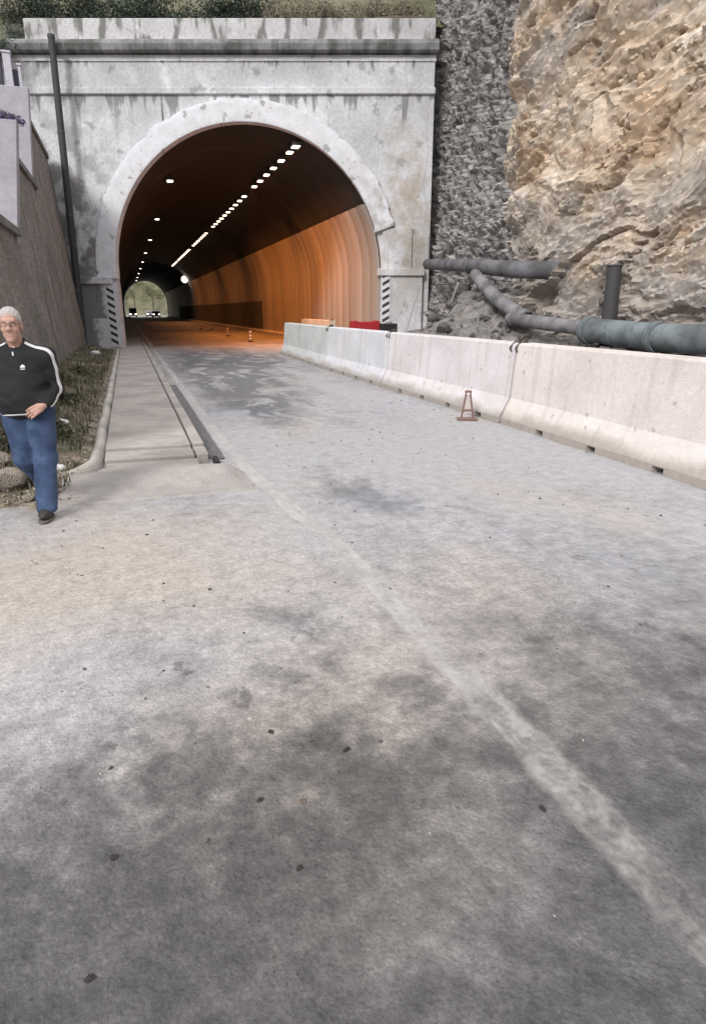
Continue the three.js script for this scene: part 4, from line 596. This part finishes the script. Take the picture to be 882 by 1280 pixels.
// ================================================================== THE WALKING MAN
function nets(sdf, lo, hi, h) { // smooth surface of a distance field
  const nx = Math.ceil((hi[0] - lo[0]) / h) + 1, ny = Math.ceil((hi[1] - lo[1]) / h) + 1, nz = Math.ceil((hi[2] - lo[2]) / h) + 1, F = new Float32Array(nx * ny * nz), id = (i, j, k) => (k * ny + j) * nx + i;
  for (let k = 0; k < nz; k++) for (let j = 0; j < ny; j++) for (let i = 0; i < nx; i++) F[id(i, j, k)] = sdf(lo[0] + i * h, lo[1] + j * h, lo[2] + k * h);
  const V = new Int32Array(nx * ny * nz).fill(-1), P = [], I = [];
  for (let k = 0; k < nz - 1; k++) for (let j = 0; j < ny - 1; j++) for (let i = 0; i < nx - 1; i++) {
    let sx = 0, sy = 0, sz = 0, n = 0; const f = (a, b, c) => F[id(i + a, j + b, k + c)];
    const edge = (a, b, c, d, e, g) => { const u = f(a, b, c), v = f(d, e, g); if ((u < 0) !== (v < 0)) { const t = u / (u - v); sx += a + (d - a) * t; sy += b + (e - b) * t; sz += c + (g - c) * t; n++; } };
    for (let a = 0; a < 2; a++) for (let b = 0; b < 2; b++) { edge(0, a, b, 1, a, b); edge(a, 0, b, a, 1, b); edge(a, b, 0, a, b, 1); }
    if (n) { V[id(i, j, k)] = P.length / 3; P.push(lo[0] + (i + sx / n) * h, lo[1] + (j + sy / n) * h, lo[2] + (k + sz / n) * h); }
  }
  const quad = (a, b, c, d, flip) => { if (a < 0 || b < 0 || c < 0 || d < 0) return; flip ? I.push(a, c, b, a, d, c) : I.push(a, b, c, a, c, d); };
  for (let k = 1; k < nz - 1; k++) for (let j = 1; j < ny - 1; j++) for (let i = 1; i < nx - 1; i++) {
    const f0 = F[id(i, j, k)] < 0;
    if (f0 !== (F[id(i + 1, j, k)] < 0)) quad(V[id(i, j - 1, k - 1)], V[id(i, j, k - 1)], V[id(i, j, k)], V[id(i, j - 1, k)], !f0);
    if (f0 !== (F[id(i, j + 1, k)] < 0)) quad(V[id(i - 1, j, k - 1)], V[id(i - 1, j, k)], V[id(i, j, k)], V[id(i, j, k - 1)], !f0);
    if (f0 !== (F[id(i, j, k + 1)] < 0)) quad(V[id(i - 1, j - 1, k)], V[id(i, j - 1, k)], V[id(i, j, k)], V[id(i - 1, j, k)], !f0);
  }
  const g = new THREE.BufferGeometry(), N = new Float32Array(P.length); g.setAttribute('position', new THREE.Float32BufferAttribute(P, 3)); g.setIndex(I); const d = h * .5;
  for (let v = 0; v < P.length; v += 3) { const [x, y, z] = [P[v], P[v + 1], P[v + 2]]; let a = sdf(x + d, y, z) - sdf(x - d, y, z), b = sdf(x, y + d, z) - sdf(x, y - d, z), c = sdf(x, y, z + d) - sdf(x, y, z - d), l = Math.hypot(a, b, c) || 1; N[v] = a / l; N[v + 1] = b / l; N[v + 2] = c / l; }
  g.setAttribute('normal', new THREE.BufferAttribute(N, 3)); return uvBy(g, (x, y, z) => [x * 2 + z, y * 2]);
}
const cap = (A, B, ra, rb) => { const bx = B[0] - A[0], by = B[1] - A[1], bz2 = B[2] - A[2], l = bx * bx + by * by + bz2 * bz2 || 1e-9; return (x, y, z) => { const px = x - A[0], py = y - A[1], pz = z - A[2], t = clamp((px * bx + py * by + pz * bz2) / l); return Math.hypot(px - bx * t, py - by * t, pz - bz2 * t) - (ra + (rb - ra) * t); }; };
const ell = (c, r, ry = 0) => { const cs = Math.cos(ry), sn = Math.sin(ry), m = Math.min(...r); return (x, y, z) => { const dx = x - c[0], dz = z - c[2], X = dx * cs - dz * sn, Z = dx * sn + dz * cs, Y = y - c[1]; return (Math.hypot(X / r[0], Y / r[1], Z / r[2]) - 1) * m; }; };
const smin = (k, ...fs) => (x, y, z) => { let d = fs[0](x, y, z); for (let i = 1; i < fs.length; i++) { const e = fs[i](x, y, z), t = clamp(.5 + .5 * (e - d) / k); d = e + (d - e) * t - k * t * (1 - t); } return d; };
{
  // local frame: x to the man's left (picture right), y up, z towards the camera; origin on the road between his feet
  const T = thing('person', 'white-haired man in black track jacket and jeans walking beside the pavement', 'person', [-2.62, 0, -5.3], .18);
  const hipL = [.1, .84, .0], hipR = [-.1, .84, .0], kneeL = [.115, .46, .12], kneeR = [-.05, .45, .06], ankL = [.12, .1, .3], ankR = [-.03, .16, -.34];
  const chest = [-.01, 1.12, .0], belly = [-.015, .95, .05], neck = [-.01, 1.3, .0], head = [-.025, 1.485, .045];
  const shL = [.185, 1.255, -.02], shR = [-.205, 1.255, -.02], elL = [.215, 1.0, -.05], elR = [-.3, 1.0, -.06], wrL = [.16, .885, .15], wrR = [-.27, .78, .06];
  // ---- body: one continuous skin surface (head, neck, trunk, limbs)
  const trunk = smin(.08, ell([chest[0], 1.13, 0], [.185, .2, .125]), ell([belly[0], .95, .015], [.15, .17, .11]), ell([0, .84, 0], [.165, .12, .125]), cap([-.01, 1.24, -.01], neck, .075, .055));
  const legL = smin(.04, cap(hipL, kneeL, .085, .058), cap(kneeL, ankL, .056, .038)), legR = smin(.04, cap(hipR, kneeR, .085, .058), cap(kneeR, ankR, .056, .038));
  const armL = smin(.03, cap(shL, elL, .058, .042), cap(elL, wrL, .042, .028)), armR = smin(.03, cap(shR, elR, .058, .042), cap(elR, wrR, .042, .028));
  const body0 = smin(.03, trunk, legL, legR, armL, armR);
  const skin = bumped(M(new THREE.Color(.5, .3, .235), .6), .0015, 6);
  const parts = [nets(body0, [-.42, .02, -.45], [.42, 1.36, .42], .016)];
  // head: skull, jaw, nose, brow, ears, with eye sockets and mouth; turned slightly to his right
  const ht = .14, hr = (x, y, z) => { const c = Math.cos(ht), s = Math.sin(ht); return [head[0] + x * c + z * s, head[1] + y, head[2] - x * s + z * c]; };
  const sk = smin(.02, ell(hr(0, .035, -.01), [.074, .1, .092], ht), ell(hr(0, -.05, .025), [.056, .07, .062], ht), cap(hr(0, -.03, -.02), [neck[0], 1.28, -.005], .058, .06), ell(hr(0, -.105, .06), [.026, .018, .02], ht), cap(hr(0, .02, .083), hr(0, -.022, .104), .009, .013), cap(hr(-.013, -.026, .09), hr(.013, -.026, .09), .009, .009), cap(hr(-.035, .04, .074), hr(.035, .04, .074), .011, .011), ell(hr(-.04, -.025, .062), [.02, .018, .016], ht), ell(hr(.04, -.025, .062), [.02, .018, .016], ht));
  const ear = s => ell(hr(s * .078, -.005, -.012), [.01, .032, .02], ht);
  const hd = (x, y, z) => { let d = smin(.008, sk, ear(-1), ear(1))(x, y, z); for (const s of [-1, 1]) { const e = ell(hr(s * .03, .014, .096), [.018, .01, .012], ht)(x, y, z); d = Math.max(d, -e); } const m = cap(hr(-.02, -.066, .09), hr(.02, -.066, .09), .0035, .0035)(x, y, z); return Math.max(d, -m); };
  parts.push(nets(hd, [head[0] - .12, 1.27, head[2] - .13], [head[0] + .12, 1.65, head[2] + .14], .005));
  // hands: palm, four curled fingers and a thumb
  const hand = (w, dir, side, nrm) => { const D = new THREE.Vector3(...dir).normalize(), N = new THREE.Vector3(...nrm).normalize(), S = new THREE.Vector3().crossVectors(D, N).multiplyScalar(side), at = (f, s, n) => [w[0] + D.x * f + S.x * s + N.x * n, w[1] + D.y * f + S.y * s + N.y * n, w[2] + D.z * f + S.z * s + N.z * n];
    const fs = [smin(.014, cap(at(-.02, 0, 0), at(.02, 0, 0), .026, .03), cap(at(.03, -.024, 0), at(.085, -.028, 0), .015, .014), cap(at(.03, 0, 0), at(.09, 0, 0), .016, .014), cap(at(.03, .022, 0), at(.085, .026, 0), .015, .013))];
    [[-.033, .036, .026], [-.011, .043, .03], [.011, .04, .028], [.031, .032, .022]].forEach(([s, l1, l2]) => { fs.push(smin(.004, cap(at(.085, s, 0), at(.085 + l1, s, .012), .0095, .0088), cap(at(.085 + l1, s, .012), at(.085 + l1 + l2 * .6, s, .012 + l2), .0088, .0075))); });
    fs.push(smin(.006, cap(at(.015, -.026, .004), at(.055, -.055, .018), .014, .011), cap(at(.055, -.055, .018), at(.085, -.06, .03), .0105, .008)));
    const f = (x, y, z) => Math.min(...fs.map(g => g(x, y, z))); const c = at(.07, 0, 0); return nets(f, c.map(v => v - .13), c.map(v => v + .13), .005); };
  parts.push(hand(wrL, [-.75, -.45, .3], 1, [-.2, -.3, -.9]), hand(wrR, [.02, -1, .12], -1, [.5, .1, -.6]));
  part('body', mergeGeometries(parts), skin, T);
  // ---- jacket: loose shell over trunk and sleeves, hanging over the belly
  const fold = (x, y, z) => .012 * Math.sin(y * 46 + x * 22 + 3 * n2(x * 8, y * 6)) * n2(x * 7 + z * 5, y * 6) + .008 * n2(x * 9 + 3, y * 9 + z * 7);
  const jt = smin(.07, ell([-.01, 1.15, 0], [.2, .2, .135]), ell([-.012, .96, .03], [.195, .2, .158]), ell([-.005, .86, .01], [.185, .1, .15]), cap([-.01, 1.25, -.01], [-.01, 1.325, .0], .095, .078), cap([-.17, 1.25, -.02], [.15, 1.25, -.02], .075, .075));
  const jL = smin(.03, cap(shL, elL, .078, .066), cap(elL, [.175, .9, .12], .066, .05)), jR = smin(.03, cap(shR, elR, .085, .075), cap(elR, [-.272, .82, .05], .074, .052));
  const jack0 = smin(.03, jt, jL, jR), jacket = (x, y, z) => { let d = jack0(x, y, z) + fold(x, y, z) * .8; d = Math.max(d, (.775 + .1 * sst(.0, .2, x) - .02 * sst(-.1, -.25, x)) - y - (Math.abs(x + .28) < .1 && x < -.2 ? .05 : 0)); d = Math.max(d, -(ell([-.01, 1.365, .03], [.062, .06, .075])(x, y, z))); return d; };
  part('jacket', nets(jacket, [-.45, .72, -.3], [.45, 1.42, .36], .0105), bumped(M(new THREE.Color(.007, .009, .011), .75, {}), .002, 8), T);
  const onto = (f, p, off) => { const q = [...p]; for (let k = 0; k < 14; k++) { const d = f(...q) - off, e = .004, g = [f(q[0] + e, q[1], q[2]) - f(q[0] - e, q[1], q[2]), f(q[0], q[1] + e, q[2]) - f(q[0], q[1] - e, q[2]), f(q[0], q[1], q[2] + e) - f(q[0], q[1], q[2] - e)], l = Math.hypot(...g) || 1; for (let m = 0; m < 3; m++) q[m] -= d * g[m] / l * .8; } return q; };
  const ribbon = (pts, w, mat, name, f = jacket, parent = T) => { const cv = new THREE.CatmullRomCurve3(pts.map(p => new THREE.Vector3(...p))), n = 60; const g = grid(4, n, (i, j) => { const p = cv.getPointAt(j), t = cv.getTangentAt(j), q = onto(f, p.toArray(), .003), e = .006, N = new THREE.Vector3(f(q[0] + e, q[1], q[2]) - f(q[0] - e, q[1], q[2]), f(q[0], q[1] + e, q[2]) - f(q[0], q[1] - e, q[2]), f(q[0], q[1], q[2] + e) - f(q[0], q[1], q[2] - e)).normalize(), S = new THREE.Vector3().crossVectors(N, t).normalize().multiplyScalar((i - .5) * w); const r = onto(f, [q[0] + S.x, q[1] + S.y, q[2] + S.z], .0035 + .002 * (1 - Math.abs(i * 2 - 1))); return [...r]; }); return part(name, g, mat, parent); };
  const whiteCloth = M(new THREE.Color(.62, .61, .63), .8, { side: THREE.DoubleSide });
  ribbon([[.06, 1.36, .05], [.14, 1.34, .05], [.22, 1.3, .04], [.27, 1.2, .03], [.29, 1.08, .02], [.295, .98, .02], [.28, .93, .06], [.25, .88, .12], [.22, .86, .15]], .03, whiteCloth, 'sleeve_stripe');
  ribbon([[-.07, 1.36, .05], [-.15, 1.34, .05], [-.24, 1.3, .04], [-.31, 1.2, .04], [-.36, 1.08, .03], [-.385, .98, .02], [-.36, .88, .06]], .03, whiteCloth, 'sleeve_stripe');
  ribbon([[-.2, .775, .1], [-.13, .785, .18], [-.05, .79, .21], [.03, .805, .2], [.1, .86, .18]], .014, whiteCloth, 'hem_piping');
  // small white chest emblem: a tuft over a short bar
  { const f = jacket, q = onto(f, [.06, 1.2, .2], .004), E = new THREE.Group(); const blob = (dx, dy, rx, ry) => { const g = new THREE.SphereGeometry(1, 12, 8); g.scale(rx, ry, .003); g.translate(q[0] + dx, q[1] + dy, q[2]); return g; }; part('chest_emblem', clean([blob(0, .008, .012, .013), blob(-.012, .003, .008, .008), blob(.011, .004, .007, .008), blob(-.004, -.014, .022, .0035)]), M(new THREE.Color(.75, .75, .77), .7), T);
    const z = onto(f, [-.02, 1.29, .15], .006); part('zip_pull', box(.012, .03, .008, z[0], z[1], z[2], .003), M(new THREE.Color(.7, .7, .72), .4), T); }
  // ---- jeans
  const kn = (x, y, z) => .014 * Math.sin(y * 52 + x * 38 + z * 24 + 5 * n2(x * 6 + 2, y * 5)) * n2(y * 7 + 3, x * 6 + z * 4) * 1.4 * sst(.7, .4, y) * (.5 + n2(x * 9, y * 9)) + .006 * n2(x * 11, y * 8 + z * 6);
  const jl = smin(.03, cap([.095, .84, 0], kneeL, .115, .088), cap(kneeL, [.12, .085, .29], .088, .078)), jr = smin(.03, cap([-.1, .84, 0], kneeR, .115, .088), cap(kneeR, [-.03, .15, -.33], .088, .074));
  const je0 = smin(.025, jl, jr, ell([0, .85, .005], [.185, .12, .14])), jeans = (x, y, z) => Math.max(je0(x, y, z) + kn(x, y, z), y - .93, (z > .05 ? .055 : z < -.2 ? .115 : -1) - y);
  const den = tex(256, 256, (u, v) => { const n = tileNoise(u, v, 4, 4), w = ((u * 128 | 0) + (v * 128 | 0)) % 2; const c = mix3([40, 58, 88], [72, 92, 124], clamp(.45 + n * 1.2)); return [c[0] + w * 5, c[1] + w * 5, c[2] + w * 5]; });
  part('jeans', nets(jeans, [-.32, .03, -.5], [.32, .97, .46], .0115), mapped(den, .9, .002, 6), T);
  // ---- shoes
  const shoe = (an, pitch, name) => { const f0 = smin(.03, ell([an[0], .055, an[2] + .07], [.046, .042, .09]), ell([an[0], .06, an[2] - .02], [.042, .05, .06]), cap([an[0], .08, an[2] - .01], [an[0], .13, an[2] - .015], .042, .042)), f = (x, y, z) => Math.max(f0(x, y, z), .004 - y); const g = nets(f, [an[0] - .09, -.01, an[2] - .12], [an[0] + .09, .2, an[2] + .2], .006), s = nets((x, y, z) => Math.max(smin(.03, ell([an[0], .012, an[2] + .075], [.05, .05, .096]), ell([an[0], .012, an[2] - .02], [.046, .05, .064]))(x, y, z), y - .022, -y), [an[0] - .09, -.012, an[2] - .12], [an[0] + .09, .05, an[2] + .2], .006);
    for (const q of [g, s]) if (pitch) { q.translate(-an[0], 0, -an[2] - .13); q.rotateX(pitch); q.translate(an[0], 0, an[2] + .13); }
    const S = part(name, g, M(new THREE.Color(.035, .032, .03), .6), T); part('sole', s, M(new THREE.Color(.13, .115, .1), .8), S); };
  shoe([.12, .1, .29], 0, 'shoe'); shoe([-.03, .16, -.32], .42, 'shoe');
  // ---- hair: close cropped white cap, and glasses
  const hs = (x, y, z) => { const d = ell(hr(0, .043, -.02), [.082, .102, .098], ht)(x, y, z) + .003 * n2(x * 90, y * 90 + z * 60); const c = Math.cos(-ht), s = Math.sin(-ht), lx = (x - head[0]) * c + (z - head[2]) * s, lz = -(x - head[0]) * s + (z - head[2]) * c, ly = y - head[1]; return Math.max(d, (lz > -.01 ? .062 + (lz > .05 ? .012 : 0) - .05 * sst(.05, .08, Math.abs(lx)) : -.05) - ly - .0); };
  part('hair', nets(hs, [head[0] - .12, 1.4, head[2] - .14], [head[0] + .12, 1.66, head[2] + .12], .005), bumped(M(new THREE.Color(.62, .58, .56), .9), .004, 20), T);
  { const fr = M(new THREE.Color(.05, .045, .045), .4), lens = s => { const c = hr(s * .032, .014, .105), t = new THREE.TorusGeometry(.021, .0022, 6, 20); t.scale(1.1, .8, 1); t.rotateY(ht); t.translate(...c); return t; };
    part('glasses', clean([lens(-1), lens(1), tube([hr(-.01, .018, .107), hr(.01, .018, .107)], .002, 6, 3), tube([hr(.055, .018, .102), hr(.08, .016, .06), hr(.082, .01, -.01)], .002, 6, 6), tube([hr(-.055, .018, .102), hr(-.08, .016, .06), hr(-.082, .01, -.01)], .002, 6, 6)]), fr, T); }
}
renderer.render(scene, camera);
